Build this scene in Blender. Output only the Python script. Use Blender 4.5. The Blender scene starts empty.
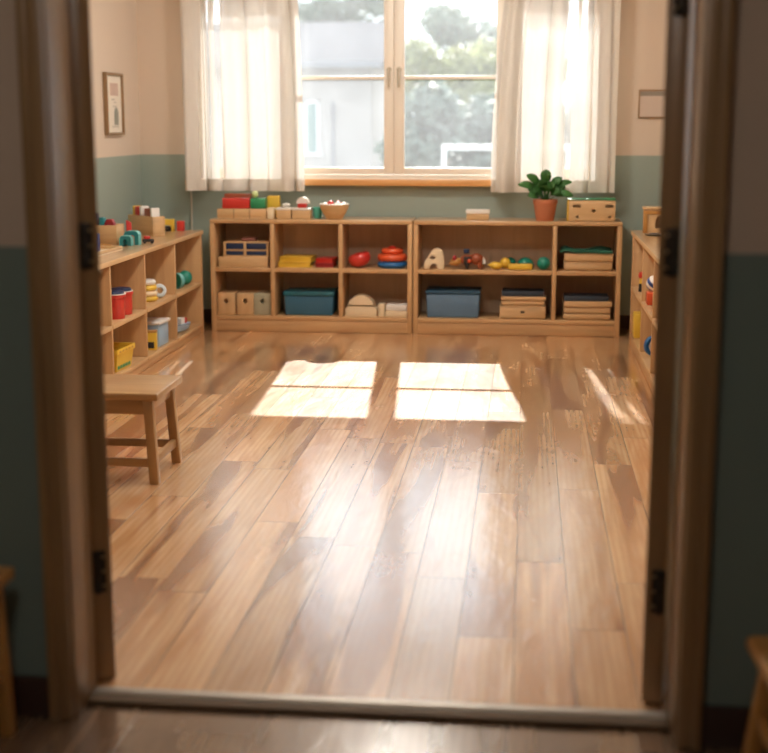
import bpy, bmesh, math, random
from mathutils import Vector, Matrix, noise as mnoise
R = math.radians
C = bpy.context.scene.collection
SC = bpy.context.scene

# ------------------------------------------------------------------ helpers
def BM(): return bmesh.new()

def box(bm, x0, x1, y0, y1, z0, z1, bev=0.0, seg=2, M=None):
    vs = [bm.verts.new((x, y, z)) for x in (x0, x1) for y in (y0, y1) for z in (z0, z1)]
    idx = [(0,1,3,2),(4,6,7,5),(0,4,5,1),(2,3,7,6),(0,2,6,4),(1,5,7,3)]
    fs = [bm.faces.new([vs[i] for i in f]) for f in idx]
    geom = vs
    if bev > 0:
        es = list({e for f in fs for e in f.edges})
        r = bmesh.ops.bevel(bm, geom=es, offset=bev, segments=seg, profile=0.5, affect='EDGES')
        geom = list({v for f in r['faces'] for v in f.verts} | {v for v in vs if v.is_valid})
    if M is not None:
        bmesh.ops.transform(bm, matrix=M, verts=geom)
    return bm

def lathe(bm, prof, c=(0,0,0), seg=32, M=None):
    rings = []
    allv = []
    for r, z in prof:
        if r < 1e-6:
            v = bm.verts.new((c[0], c[1], c[2]+z)); rings.append([v]); allv.append(v)
        else:
            ring = [bm.verts.new((c[0]+r*math.cos(2*math.pi*i/seg), c[1]+r*math.sin(2*math.pi*i/seg), c[2]+z)) for i in range(seg)]
            rings.append(ring); allv += ring
    for a, b in zip(rings, rings[1:]):
        if len(a) == 1 and len(b) == 1: continue
        for i in range(seg):
            j = (i+1) % seg
            if len(a) == 1: bm.faces.new((a[0], b[j], b[i]))
            elif len(b) == 1: bm.faces.new((a[i], a[j], b[0]))
            else: bm.faces.new((a[i], a[j], b[j], b[i]))
    if M is not None: bmesh.ops.transform(bm, matrix=M, verts=allv)
    return bm

def ball(bm, c, r, s=(1,1,1), sub=3, M=None):
    res = bmesh.ops.create_icosphere(bm, subdivisions=sub, radius=1.0)
    m = Matrix.Translation(c) @ Matrix.Diagonal((r*s[0], r*s[1], r*s[2], 1))
    if M is not None: m = M @ m
    bmesh.ops.transform(bm, matrix=m, verts=res['verts'])
    return bm

def tube(bm, pts, rad, seg=10, cap=True):
    pts = [Vector(p) for p in pts]
    rads = rad if isinstance(rad, (list, tuple)) else [rad]*len(pts)
    rings = []
    for i, p in enumerate(pts):
        d = (pts[min(i+1, len(pts)-1)] - pts[max(i-1, 0)]).normalized()
        ref = Vector((0,0,1)) if abs(d.z) < 0.9 else Vector((1,0,0))
        u = d.cross(ref).normalized(); v = d.cross(u)
        rings.append([bm.verts.new(p + (u*math.cos(2*math.pi*k/seg) + v*math.sin(2*math.pi*k/seg))*rads[i]) for k in range(seg)])
    for a, b in zip(rings, rings[1:]):
        for k in range(seg):
            j = (k+1) % seg
            bm.faces.new((a[k], a[j], b[j], b[k]))
    if cap:
        bm.faces.new(rings[0]); bm.faces.new(rings[-1])
    return bm

def prism(bm, poly, y0, y1, bev=0.0, M=None):
    """polygon in x,z extruded along y"""
    a = [bm.verts.new((x, y0, z)) for x, z in poly]
    b = [bm.verts.new((x, y1, z)) for x, z in poly]
    n = len(poly)
    fs = [bm.faces.new(a), bm.faces.new(b[::-1])]
    for i in range(n):
        j = (i+1) % n
        fs.append(bm.faces.new((a[i], b[i], b[j], a[j])))
    geom = a+b
    if bev > 0:
        es = list({e for e in fs[0].edges} | {e for e in fs[1].edges})
        r = bmesh.ops.bevel(bm, geom=es, offset=bev, segments=2, profile=0.5, affect='EDGES')
        geom = list({v for f in r['faces'] for v in f.verts} | {v for v in geom if v.is_valid})
    if M is not None: bmesh.ops.transform(bm, matrix=M, verts=geom)
    return bm

def bar(bm, p0, p1, w, d, bev=0.004):
    """square bar between two points, cut level at its ends"""
    p0, p1 = Vector(p0), Vector(p1)
    vs = []
    for p in (p0, p1):
        for sx, sy in ((-1,-1),(1,-1),(1,1),(-1,1)):
            vs.append(bm.verts.new((p.x+sx*w/2, p.y+sy*d/2, p.z)))
    fs = [bm.faces.new(vs[:4]), bm.faces.new(vs[4:][::-1])]
    for i in range(4):
        j = (i+1) % 4
        fs.append(bm.faces.new((vs[i], vs[4+i], vs[4+j], vs[j])))
    if bev: bmesh.ops.bevel(bm, geom=list({e for f in fs for e in f.edges}), offset=bev, segments=2, profile=0.5, affect='EDGES')
    return bm

def arc(cx, cz, r, a0, a1, n=20):
    return [(cx+r*math.cos(R(a0+(a1-a0)*i/n)), cz+r*math.sin(R(a0+(a1-a0)*i/n))) for i in range(n+1)]

def obj(name, bm, mat, parent=None, loc=None, rot=None, smooth=True):
    bmesh.ops.recalc_face_normals(bm, faces=bm.faces[:])
    me = bpy.data.meshes.new(name)
    bm.to_mesh(me); bm.free()
    o = bpy.data.objects.new(name, me); C.objects.link(o)
    if mat: me.materials.append(mat)
    if smooth and len(me.polygons):
        me.polygons.foreach_set('use_smooth', [True]*len(me.polygons))
        me.set_sharp_from_angle(angle=R(38))
    if parent: o.parent = parent
    if loc is not None: o.location = loc
    if rot is not None: o.rotation_euler = rot if isinstance(rot, (tuple, list)) else (0,0,rot)
    return o

def tag(o, label, cat, group=None):
    o['label'] = label; o['category'] = cat
    if group: o['group'] = group
    return o

def thing(name, label, cat, loc=(0,0,0), rot=0, group=None):
    o = bpy.data.objects.new(name, None); C.objects.link(o)
    o.empty_display_size = 0.05
    o.location = loc
    o.rotation_euler = rot if isinstance(rot, (tuple, list)) else (0,0,rot)
    return tag(o, label, cat, group)

def struct(name, bm=None, mat=None, loc=None, smooth=True):
    if bm is None:
        o = bpy.data.objects.new(name, None); C.objects.link(o)
        if loc: o.location = loc
    else:
        o = obj(name, bm, mat, loc=loc, smooth=smooth)
    o['kind'] = 'structure'
    return o

def dup(root, loc, rot=None, label=None):
    r = root.copy(); C.objects.link(r); r.location = loc
    if rot is not None: r.rotation_euler = (0,0,rot)
    if label: r['label'] = label
    for ch in list(root.children):
        c = ch.copy(); C.objects.link(c); c.parent = r
        for g in list(ch.children):
            d = g.copy(); C.objects.link(d); d.parent = c
    return r

def cut(o, cbm):
    """subtract a shape from an object's mesh for good"""
    bmesh.ops.recalc_face_normals(cbm, faces=cbm.faces[:])
    cm = bpy.data.meshes.new('cut'); cbm.to_mesh(cm); cbm.free()
    co = bpy.data.objects.new('cut', cm); C.objects.link(co)
    co.matrix_world = o.matrix_world
    md = o.modifiers.new('b', 'BOOLEAN'); md.operation = 'DIFFERENCE'; md.object = co; md.solver = 'EXACT'
    bpy.context.view_layer.update()
    dg = bpy.context.evaluated_depsgraph_get()
    nm = bpy.data.meshes.new_from_object(o.evaluated_get(dg))
    o.modifiers.remove(md)
    old = o.data; o.data = nm
    bpy.data.meshes.remove(old)
    bpy.data.objects.remove(co); bpy.data.meshes.remove(cm)
    nm.set_sharp_from_angle(angle=R(38))

# ------------------------------------------------------------------ materials
def srgb(r, g, b):
    f = lambda c: (c/255)/12.92 if c <= 10 else (((c/255)+0.055)/1.055)**2.4
    return (f(r), f(g), f(b), 1)

class NT:
    def __init__(s, name):
        s.m = bpy.data.materials.new(name); s.m.use_nodes = True
        s.t = s.m.node_tree; s.t.nodes.clear()
        s.out = s.n('ShaderNodeOutputMaterial')
    def n(s, kind, **kw):
        nd = s.t.nodes.new(kind)
        for k, v in kw.items(): setattr(nd, k, v)
        return nd
    def l(s, a, b): s.t.links.new(a, b)
    def math(s, op, a, b=None, c=None, clamp=False):
        nd = s.n('ShaderNodeMath', operation=op); nd.use_clamp = clamp
        for i, x in enumerate((a, b, c)):
            if x is None: continue
            if isinstance(x, (int, float)): nd.inputs[i].default_value = x
            else: s.l(x, nd.inputs[i])
        return nd.outputs[0]
    def mix(s, f, a, b, mode='MIX'):
        nd = s.n('ShaderNodeMix', data_type='RGBA', blend_type=mode)
        for i, x in ((0, f), (6, a), (7, b)):
            if isinstance(x, (int, float)): nd.inputs[i].default_value = x
            elif isinstance(x, tuple): nd.inputs[i].default_value = x
            else: s.l(x, nd.inputs[i])
        return nd.outputs[2]
    def ramp(s, f, lo, hi):
        nd = s.n('ShaderNodeMapRange', interpolation_type='SMOOTHSTEP')
        s.l(f, nd.inputs[0]); nd.inputs[1].default_value = lo; nd.inputs[2].default_value = hi
        return nd.outputs[0]
    def coords(s, scale=(1,1,1), loc=(0,0,0), rnd=False):
        tc = s.n('ShaderNodeTexCoord'); mp = s.n('ShaderNodeMapping')
        s.l(tc.outputs['Object'], mp.inputs[0])
        mp.inputs['Scale'].default_value = scale; mp.inputs['Location'].default_value = loc
        if rnd:
            oi = s.n('ShaderNodeObjectInfo')
            va = s.n('ShaderNodeVectorMath', operation='SCALE'); va.inputs[0].default_value = (7.1, 3.3, 5.7)
            s.l(oi.outputs['Random'], va.inputs['Scale']); s.l(va.outputs[0], mp.inputs['Location'])
        return mp.outputs[0]
    def noise(s, vec, scale, detail=3, rough=0.55, dist=0.0):
        nd = s.n('ShaderNodeTexNoise'); s.l(vec, nd.inputs['Vector'])
        nd.inputs['Scale'].default_value = scale; nd.inputs['Detail'].default_value = detail
        nd.inputs['Roughness'].default_value = rough; nd.inputs['Distortion'].default_value = dist
        return nd.outputs['Fac']
    def bsdf(s, **kw):
        b = s.n('ShaderNodeBsdfPrincipled')
        for k, v in kw.items():
            i = b.inputs[k.replace('_', ' ')]
            if isinstance(v, (int, float, tuple)): i.default_value = v
            else: s.l(v, i)
        return b
    def bump(s, h, strength, dist=0.01):
        nd = s.n('ShaderNodeBump'); s.l(h, nd.inputs['Height'])
        nd.inputs['Strength'].default_value = strength; nd.inputs['Distance'].default_value = dist
        return nd.outputs[0]
    def done(s, sh): s.l(sh, s.out.inputs[0]); return s.m

def plain(name, col, rough=0.45, spec=0.5, var=0.08, metal=0.0, coat=0.0):
    t = NT(name)
    n = t.noise(t.coords(rnd=True), 14, 2)
    d = tuple(c*(1-var*2) for c in col[:3])+(1,)
    b = t.bsdf(Base_Color=t.mix(n, d, col), Roughness=rough, Specular_IOR_Level=spec, Metallic=metal, Coat_Weight=coat)
    return t.done(b.outputs[0])

def wood(name, a, b, axis=0, rough=0.4, coat=0.15, freq=1.0):
    """straight-grained timber: two tones drawn out along one axis"""
    t = NT(name)
    sc = [22*freq]*3; sc[axis] = 1.6*freq
    v = t.coords(tuple(sc), rnd=True)
    n1 = t.noise(v, 1.0, 4, 0.6, 0.6)
    sc2 = [90*freq]*3; sc2[axis] = 3*freq
    n2 = t.noise(t.coords(tuple(sc2), rnd=True), 1.0, 2, 0.5)
    f = t.math('ADD', t.math('MULTIPLY', t.ramp(n1, 0.3, 0.7), 0.7), t.math('MULTIPLY', n2, 0.3))
    bs = t.bsdf(Base_Color=t.mix(f, a, b), Roughness=rough, Coat_Weight=coat, Coat_Roughness=0.25, Normal=t.bump(n2, 0.08, 0.002))
    return t.done(bs.outputs[0])

def two_tone_wall(name, split, upper, lower):
    t = NT(name)
    tc = t.n('ShaderNodeTexCoord'); sp = t.n('ShaderNodeSeparateXYZ'); t.l(tc.outputs['Object'], sp.inputs[0])
    n = t.noise(t.coords(), 1.3, 4)
    up = t.mix(n, tuple(c*0.93 for c in upper[:3])+(1,), upper)
    lo = t.mix(n, tuple(c*0.9 for c in lower[:3])+(1,), lower)
    f = t.math('GREATER_THAN', sp.outputs[2], split)
    fine = t.noise(t.coords(), 160, 2)
    b = t.bsdf(Base_Color=t.mix(f, lo, up), Roughness=t.math('ADD', t.math('MULTIPLY', f, 0.3), 0.5), Normal=t.bump(fine, 0.12, 0.002))
    return t.done(b.outputs[0])

def plank_floor(name, light, mid, dark, wid, off, length, gloss=0.16, ripple=0.5):
    t = NT(name)
    tc = t.n('ShaderNodeTexCoord'); sp = t.n('ShaderNodeSeparateXYZ'); t.l(tc.outputs['Object'], sp.inputs[0])
    x, y = sp.outputs[0], sp.outputs[1]
    u = t.math('DIVIDE', t.math('SUBTRACT', x, off), wid)
    row = t.math('FLOOR', u); fu = t.math('SUBTRACT', u, row)
    wn = t.n('ShaderNodeTexWhiteNoise', noise_dimensions='1D'); t.l(row, wn.inputs['W'])
    v = t.math('ADD', t.math('DIVIDE', y, length), t.math('MULTIPLY', wn.outputs['Value'], 3.7))
    pc = t.math('FLOOR', v); fv = t.math('SUBTRACT', v, pc)
    cb = t.n('ShaderNodeCombineXYZ'); t.l(row, cb.inputs[0]); t.l(pc, cb.inputs[1])
    wp = t.n('ShaderNodeTexWhiteNoise', noise_dimensions='2D'); t.l(cb.outputs[0], wp.inputs['Vector'])
    pid = wp.outputs['Value']
    # grain space: shifted per plank
    def gspace(sx, sy, k):
        g = t.n('ShaderNodeCombineXYZ')
        t.l(t.math('ADD', t.math('MULTIPLY', x, sx), t.math('MULTIPLY', pid, 37.0*k)), g.inputs[0])
        t.l(t.math('ADD', t.math('MULTIPLY', y, sy), t.math('MULTIPLY', pid, 91.0*k)), g.inputs[1])
        return g.outputs[0]
    broad = t.noise(gspace(9, 0.85, 1.0), 1.0, 3, 0.55, 1.2)
    grain = t.noise(gspace(60, 1.8, 1.7), 1.0, 4, 0.65, 0.6)
    rings = t.n('ShaderNodeTexWave', wave_type='BANDS', bands_direction='X'); t.l(gspace(10, 0.6, 2.3), rings.inputs['Vector'])
    rings.inputs['Scale'].default_value = 1.3; rings.inputs['Distortion'].default_value = 5.0
    rings.inputs['Detail'].default_value = 3; rings.inputs['Detail Scale'].default_value = 0.8
    col = t.mix(t.ramp(broad, 0.36, 0.68), light, mid)
    col = t.mix(t.math('MULTIPLY', t.ramp(rings.outputs['Fac'], 0.25, 0.95), 0.42), col, mid)
    heart = t.math('MULTIPLY', t.ramp(t.noise(gspace(5.5, 0.5, 3.1), 1.0, 2, 0.5, 1.0), 0.52, 0.64), 0.85)
    col = t.mix(heart, col, dark)
    col = t.mix(t.math('MULTIPLY', t.ramp(grain, 0.5, 0.8), 0.28), col, dark)
    # plank to plank tone
    tone = t.math('ADD', t.math('MULTIPLY', pid, 0.42), 0.76)
    mul = t.n('ShaderNodeMix', data_type='RGBA', blend_type='MULTIPLY'); mul.inputs[0].default_value = 1
    t.l(col, mul.inputs[6]); cc = t.n('ShaderNodeCombineColor'); 
    for i in range(3): t.l(tone, cc.inputs[i])
    t.l(cc.outputs[0], mul.inputs[7]); col = mul.outputs[2]
    # knots
    vo = t.n('ShaderNodeTexVoronoi', feature='F1'); t.l(gspace(2.6, 1.05, 0.9), vo.inputs['Vector']); vo.inputs['Scale'].default_value = 1.0
    vo.inputs['Randomness'].default_value = 1.0
    kn = t.math('SUBTRACT', 1.0, t.ramp(vo.outputs['Distance'], 0.028, 0.10))
    kgate = t.math('GREATER_THAN', t.math('FRACT', t.math('MULTIPLY', pid, 13.7)), 0.25)
    col = t.mix(t.math('MULTIPLY', t.math('MULTIPLY', kn, kgate), 0.85), col, (0.09, 0.035, 0.015, 1))
    # seams
    eu = t.math('MULTIPLY', t.math('MINIMUM', fu, t.math('SUBTRACT', 1.0, fu)), wid)
    ev = t.math('MULTIPLY', t.math('MINIMUM', fv, t.math('SUBTRACT', 1.0, fv)), length)
    seam = t.math('SUBTRACT', 1.0, t.ramp(t.math('MINIMUM', eu, ev), 0.0006, 0.0022))
    col = t.mix(t.math('MULTIPLY', seam, 0.7), col, (0.06, 0.025, 0.012, 1))
    # varnish: gentle cupping and ripples
    rip = t.noise(t.coords((9, 3.2, 1)), 1.0, 3, 0.5, 0.8)
    fine = t.noise(t.coords((26, 7, 1)), 1.0, 2, 0.5, 0.4)
    cup = t.math('MULTIPLY', t.math('ABSOLUTE', t.math('SUBTRACT', fu, 0.5)), 0.25)
    h = t.math('SUBTRACT', t.math('ADD', t.math('ADD', rip, t.math('MULTIPLY', fine, 0.35)), t.math('ADD', cup, t.math('MULTIPLY', grain, 0.02))), t.math('MULTIPLY', seam, 0.5))
    rough = t.math('ADD', gloss, t.math('MULTIPLY', t.noise(t.coords((5, 2, 1)), 1.0, 3), 0.16))
    b = t.bsdf(Base_Color=col, Roughness=rough, Specular_IOR_Level=0.5, Coat_Weight=1.0, Coat_IOR=1.8, Coat_Roughness=0.19, Normal=t.bump(h, ripple, 0.012))
    return t.done(b.outputs[0])

M = {}
WALL_UP, WALL_LO = srgb(218, 201, 183), srgb(155, 169, 159)
M['wall'] = two_tone_wall('painted wall', 1.195, WALL_UP, WALL_LO)
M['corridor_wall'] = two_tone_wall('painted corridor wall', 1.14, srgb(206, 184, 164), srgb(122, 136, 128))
M['ceiling'] = plain('ceiling white', srgb(236, 230, 220), 0.9, var=0.02)
M['floor'] = plank_floor('oak planks', (0.74, 0.475, 0.255, 1), (0.54, 0.275, 0.118, 1), (0.27, 0.10, 0.038, 1), 0.157, -0.01, 1.5)
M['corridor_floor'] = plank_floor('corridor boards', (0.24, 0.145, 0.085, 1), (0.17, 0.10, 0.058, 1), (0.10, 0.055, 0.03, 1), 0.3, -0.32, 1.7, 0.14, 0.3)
OAK_A, OAK_B = (0.50, 0.285, 0.130, 1), (0.63, 0.405, 0.20, 1)
for ax, k in ((0, 'x'), (1, 'y'), (2, 'z')):
    M['oak_'+k] = wood('shelf oak '+k, OAK_A, OAK_B, ax)
    M['door_'+k] = wood('door timber '+k, (0.26, 0.145, 0.06, 1), (0.38, 0.225, 0.10, 1), ax, 0.36, 0.4)
    M['bench_'+k] = wood('shaded bench oak '+k, (0.33, 0.17, 0.062, 1), (0.44, 0.255, 0.105, 1), ax, 0.35, 0.3)  # wood darkened all over to stand in for shade on the bench fronts
    M['pale_'+k] = wood('pale beech '+k, (0.56, 0.35, 0.165, 1), (0.68, 0.46, 0.245, 1), ax, 0.45)
    M['honey_'+k] = wood('honey pine '+k, (0.42, 0.19, 0.045, 1), (0.56, 0.29, 0.08, 1), ax, 0.4)
M['oak_top'] = wood('polished shelf top', (0.50, 0.285, 0.130, 1), (0.63, 0.405, 0.20, 1), 0, 0.3, 1.0)
M['sillwood'] = wood('dull threshold timber', (0.10, 0.06, 0.028, 1), (0.15, 0.092, 0.045, 1), 0, 0.7, 0.0)
M['ringpale'] = plain('pale ring', (0.62, 0.72, 0.78, 1), 0.45)
M['sill'] = wood('orange pine sill', (0.62, 0.30, 0.10, 1), (0.74, 0.40, 0.15, 1), 0, 0.4)
M['back'] = wood('shelf back board', (0.50, 0.36, 0.245, 1), (0.58, 0.43, 0.30, 1), 2, 0.55)
M['base'] = plain('dark baseboard', (0.045, 0.018, 0.012, 1), 0.45)
M['red'] = plain('red paint', (0.60, 0.035, 0.025, 1), 0.35, coat=0.2)
M['darkred'] = plain('dark red', (0.33, 0.016, 0.022, 1), 0.4)
M['rust'] = plain('rust brown', (0.30, 0.07, 0.025, 1), 0.4)
M['orange'] = plain('orange red', (0.72, 0.10, 0.03, 1), 0.35, coat=0.2)
M['yellow'] = plain('yellow paint', (0.80, 0.52, 0.055, 1), 0.4)
M['green'] = plain('green paint', (0.03, 0.27, 0.11, 1), 0.4)
M['lime'] = plain('pale lime', (0.62, 0.72, 0.33, 1), 0.4)
M['darkgreen'] = plain('dark green cloth', (0.018, 0.12, 0.072, 1), 0.8)
M['teal'] = plain('teal', (0.018, 0.21, 0.235, 1), 0.35)
M['tealedge'] = plain('light teal', (0.16, 0.48, 0.47, 1), 0.4)
M['mint'] = plain('mint', (0.10, 0.52, 0.42, 1), 0.4)
M['tealgreen'] = plain('teal green', (0.012, 0.26, 0.19, 1), 0.4)
M['navy'] = plain('navy', (0.014, 0.03, 0.085, 1), 0.4)
M['blue'] = plain('blue paint', (0.035, 0.075, 0.28, 1), 0.4)
M['ringblue'] = plain('ring blue', (0.018, 0.12, 0.33, 1), 0.35)
M['binteal'] = plain('dark teal bin', (0.035, 0.135, 0.225, 1), 0.55)
M['bintealid'] = plain('dark teal bin lid', (0.018, 0.13, 0.17, 1), 0.5)
M['binblue'] = plain('slate blue bin', (0.115, 0.215, 0.34, 1), 0.55)
M['binbluelid'] = plain('slate blue bin lid', (0.022, 0.08, 0.14, 1), 0.5)
M['slate'] = plain('slate', (0.03, 0.042, 0.06, 1), 0.6)
M['paleblue'] = plain('pale blue', (0.36, 0.52, 0.68, 1), 0.45)
M['white'] = plain('white paint', (0.82, 0.79, 0.74, 1), 0.4, var=0.03)
M['cream'] = plain('cream paint', (0.80, 0.66, 0.45, 1), 0.5, var=0.04)
M['greywood'] = plain('grey green paint', (0.44, 0.42, 0.29, 1), 0.5)
M['pink'] = plain('dusty pink', (0.42, 0.17, 0.14, 1), 0.5)
M['black'] = plain('black', (0.016, 0.013, 0.012, 1), 0.45)
M['terracotta'] = plain('terracotta', (0.52, 0.185, 0.09, 1), 0.8)
M['soil'] = plain('potting soil', (0.03, 0.018, 0.01, 1), 0.95)
M['iron'] = plain('dark bronze hinge', (0.05, 0.04, 0.032, 1), 0.4, metal=0.7)
M['brass'] = plain('aged brass', (0.55, 0.40, 0.22, 1), 0.28, metal=0.9)
M['steel'] = plain('brushed steel', (0.62, 0.57, 0.5, 1), 0.3, metal=0.9)
M['handle'] = plain('pale nickel handle', (0.70, 0.62, 0.50, 1), 0.25, metal=0.35)
M['dullsteel'] = plain('worn steel strip', (0.42, 0.38, 0.33, 1), 0.42, metal=0.8)
M['winframe'] = plain('window frame paint', srgb(238, 230, 218), 0.4, var=0.02)
M['paper'] = plain('paper', (0.80, 0.74, 0.64, 1), 0.8, var=0.02)
M['printpink'] = plain('faded pink print', (0.70, 0.52, 0.43, 1), 0.8, var=0.15)
M['printgreen'] = plain('grey green print', (0.36, 0.37, 0.31, 1), 0.8, var=0.15)
M['printgrey'] = plain('pale grey print', (0.55, 0.52, 0.44, 1), 0.8)
M['headgrey'] = plain('grey header', (0.34, 0.30, 0.25, 1), 0.7)
M['frame'] = wood('picture frame wood', (0.22, 0.13, 0.06, 1), (0.32, 0.2, 0.1, 1), 2, 0.4)
M['cord'] = plain('pale cord', (0.62, 0.56, 0.46, 1), 0.6)
M['ground'] = plain('pale gravel yard', (0.34, 0.34, 0.32, 1), 0.95, spec=0.0, var=0.1)
M['render'] = plain('pale rendered wall', (0.40, 0.365, 0.35, 1), 0.9, var=0.03)
M['rooftile'] = plain('pale grey roof', (0.135, 0.130, 0.137, 1), 0.9, spec=0.0, var=0.03)
M['eave'] = plain('grey fascia', (0.22, 0.22, 0.24, 1), 0.8)
M['bark'] = plain('bark', (0.17, 0.13, 0.09, 1), 0.9)
M['houseglass'] = plain('dim window glass', (0.16, 0.24, 0.23, 1), 0.15)
M['railing'] = plain('white railing paint', (0.85, 0.85, 0.84, 1), 0.5)

def glass():
    t = NT('veiled window glass')
    tr = t.n('ShaderNodeBsdfTransparent'); tr.inputs[0].default_value = (0.97, 0.985, 0.98, 1)
    gl = t.n('ShaderNodeBsdfGlossy'); gl.inputs['Roughness'].default_value = 0.02
    tl = t.n('ShaderNodeBsdfTranslucent'); tl.inputs[0].default_value = (0.95, 0.96, 1.0, 1)
    fr = t.n('ShaderNodeFresnel'); fr.inputs[0].default_value = 1.45
    veil = t.math('MULTIPLY', t.ramp(t.noise(t.coords(), 2.2, 4), 0.2, 0.8), 0.03)
    veil = t.math('ADD', veil, 0.04)  # whitish glow put into the panes to imitate the washed-out haze outside
    a = t.n('ShaderNodeMixShader'); t.l(veil, a.inputs[0]); t.l(tr.outputs[0], a.inputs[1]); t.l(tl.outputs[0], a.inputs[2])
    b = t.n('ShaderNodeMixShader'); t.l(t.math('MULTIPLY', fr.outputs[0], 0.8), b.inputs[0]); t.l(a.outputs[0], b.inputs[1]); t.l(gl.outputs[0], b.inputs[2])
    return t.done(b.outputs[0])
M['glass'] = glass()

def curtain_cloth(name, trans, sheer, zones):
    """cotton voile: lets light glow through, with see-through bands invented to throw sun streaks on the floor"""
    t = NT(name)
    tc = t.n('ShaderNodeTexCoord'); sp = t.n('ShaderNodeSeparateXYZ'); t.l(tc.outputs['Object'], sp.inputs[0])
    weave = t.noise(t.coords((60, 60, 9)), 1.0, 2)
    col = t.mix(weave, (0.72, 0.665, 0.59, 1), (0.79, 0.74, 0.67, 1))
    df = t.n('ShaderNodeBsdfDiffuse'); t.l(col, df.inputs[0])
    tl = t.n('ShaderNodeBsdfTranslucent'); t.l(t.mix(weave, (0.88, 0.88, 0.87, 1), (0.95, 0.95, 0.95, 1)), tl.inputs[0])
    tp = t.n('ShaderNodeBsdfTransparent')
    a = t.n('ShaderNodeMixShader'); a.inputs[0].default_value = trans
    t.l(df.outputs[0], a.inputs[1]); t.l(tl.outputs[0], a.inputs[2])
    f = None
    for x0, x1, k in zones:
        z = t.math('MULTIPLY', t.math('GREATER_THAN', sp.outputs[0], x0), t.math('LESS_THAN', sp.outputs[0], x1))
        streak_band = t.ramp(t.noise(t.coords((k, 0.0, 0.35)), 1.0, 1), 0.55, 0.62)  # invented clear stripes, shaped so sun streaks reach the floor
        f = t.math('MULTIPLY', t.math('MULTIPLY', z, streak_band), 0.6)
    fac = t.math('ADD', f, sheer) if f is not None else t.math('ADD', sheer, 0.0)
    b = t.n('ShaderNodeMixShader'); t.l(fac, b.inputs[0]); t.l(a.outputs[0], b.inputs[1]); t.l(tp.outputs[0], b.inputs[2])
    return t.done(b.outputs[0])

def leafmat(name, a, b, trans=0.35):
    t = NT(name)
    n = t.noise(t.coords(), 3.0, 3)
    col = t.mix(t.ramp(n, 0.3, 0.7), a, b)
    df = t.bsdf(Base_Color=col, Roughness=0.5)
    tl = t.n('ShaderNodeBsdfTranslucent'); t.l(col, tl.inputs[0])
    m = t.n('ShaderNodeMixShader'); m.inputs[0].default_value = trans
    t.l(df.outputs[0], m.inputs[1]); t.l(tl.outputs[0], m.inputs[2])
    return t.done(m.outputs[0])
M['plant'] = leafmat('houseplant leaf', (0.025, 0.11, 0.018, 1), (0.06, 0.21, 0.035, 1), 0.3)
M['tree_grey'] = leafmat('grey green foliage', (0.10, 0.13, 0.10, 1), (0.17, 0.21, 0.16, 1))
M['tree_lime'] = leafmat('yellow green foliage', (0.20, 0.22, 0.085, 1), (0.30, 0.31, 0.13, 1))
M['tree_dark'] = leafmat('blue green foliage', (0.10, 0.135, 0.11, 1), (0.18, 0.22, 0.18, 1))

# ------------------------------------------------------------------ the room
XL, XR, YF, YB, ZC = -2.72, 1.28, 3.13, 9.433, 2.95     # room inside
YC = 2.98                                               # corridor face of the door wall
DL, DR, DH = -1.062, 0.362, 2.06                         # clear door opening

b = BM(); box(b, XL-0.2, XR+0.2, YF-0.01, YB+0.2, -0.08, 0); struct('floor', b, M['floor'])
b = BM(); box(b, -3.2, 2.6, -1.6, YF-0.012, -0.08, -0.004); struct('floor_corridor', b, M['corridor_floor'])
b = BM(); box(b, XL-0.2, XR+0.2, YF-0.15, YB+0.25, ZC, ZC+0.12); struct('ceiling', b, M['ceiling'])
b = BM(); box(b, -3.2, 2.6, -1.6, YC+0.02, 2.7, 2.82); struct('ceiling_corridor', b, M['ceiling'])
b = BM(); box(b, XL-0.2, XL, YF-0.1, YB+0.25, 0, ZC); struct('wall_left', b, M['wall'], smooth=False)
# back wall with its window opening
WX0, WX1, WZ0, WZ1 = -2.36, 0.555, 1.03, 2.42
YO = YB+0.22
b = BM()
box(b, XL, WX0, YB, YO, 0, ZC); box(b, WX1, XR, YB, YO, 0, ZC)
box(b, WX0, WX1, YB, YO, 0, WZ0); box(b, WX0, WX1, YB, YO, WZ1, ZC)
struct('wall_back', b, M['wall'], smooth=False)
# wall on the far side of the door leaf, with an unseen window added for more daylight
SY0, SY1, SZ0, SZ1 = 4.4, 7.4, 0.95, 2.4
b = BM()
box(b, XR, XR+0.2, YF-0.1, SY0, 0, ZC); box(b, XR, XR+0.2, SY1, YO, 0, ZC)
box(b, XR, XR+0.2, SY0, SY1, 0, SZ0); box(b, XR, XR+0.2, SY0, SY1, SZ1, ZC)
struct('wall_right', b, M['wall'], smooth=False)
# door wall: one leaf of plaster to each side
def wall_with_door(name, y0, y1, mat, x0, x1, top):
    b = BM()
    box(b, x0, DL-0.02, y0, y1, 0, top); box(b, DR+0.02, x1, y0, y1, 0, top); box(b, DL-0.02, DR+0.02, y0, y1, DH+0.02, top)
    return struct(name, b, mat, smooth=False)
wall_with_door('wall_front', 3.06, YF, M['wall'], XL, XR, ZC)
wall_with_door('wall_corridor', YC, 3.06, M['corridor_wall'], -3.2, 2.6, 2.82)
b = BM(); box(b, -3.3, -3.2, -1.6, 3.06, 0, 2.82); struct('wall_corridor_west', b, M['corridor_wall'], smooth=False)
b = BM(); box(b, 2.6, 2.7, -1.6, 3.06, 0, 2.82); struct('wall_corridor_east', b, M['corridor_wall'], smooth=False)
b = BM(); box(b, -3.3, 2.7, -1.7, -1.6, 0, 2.82); struct('wall_corridor_rear', b, M['corridor_wall'], smooth=False)
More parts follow.
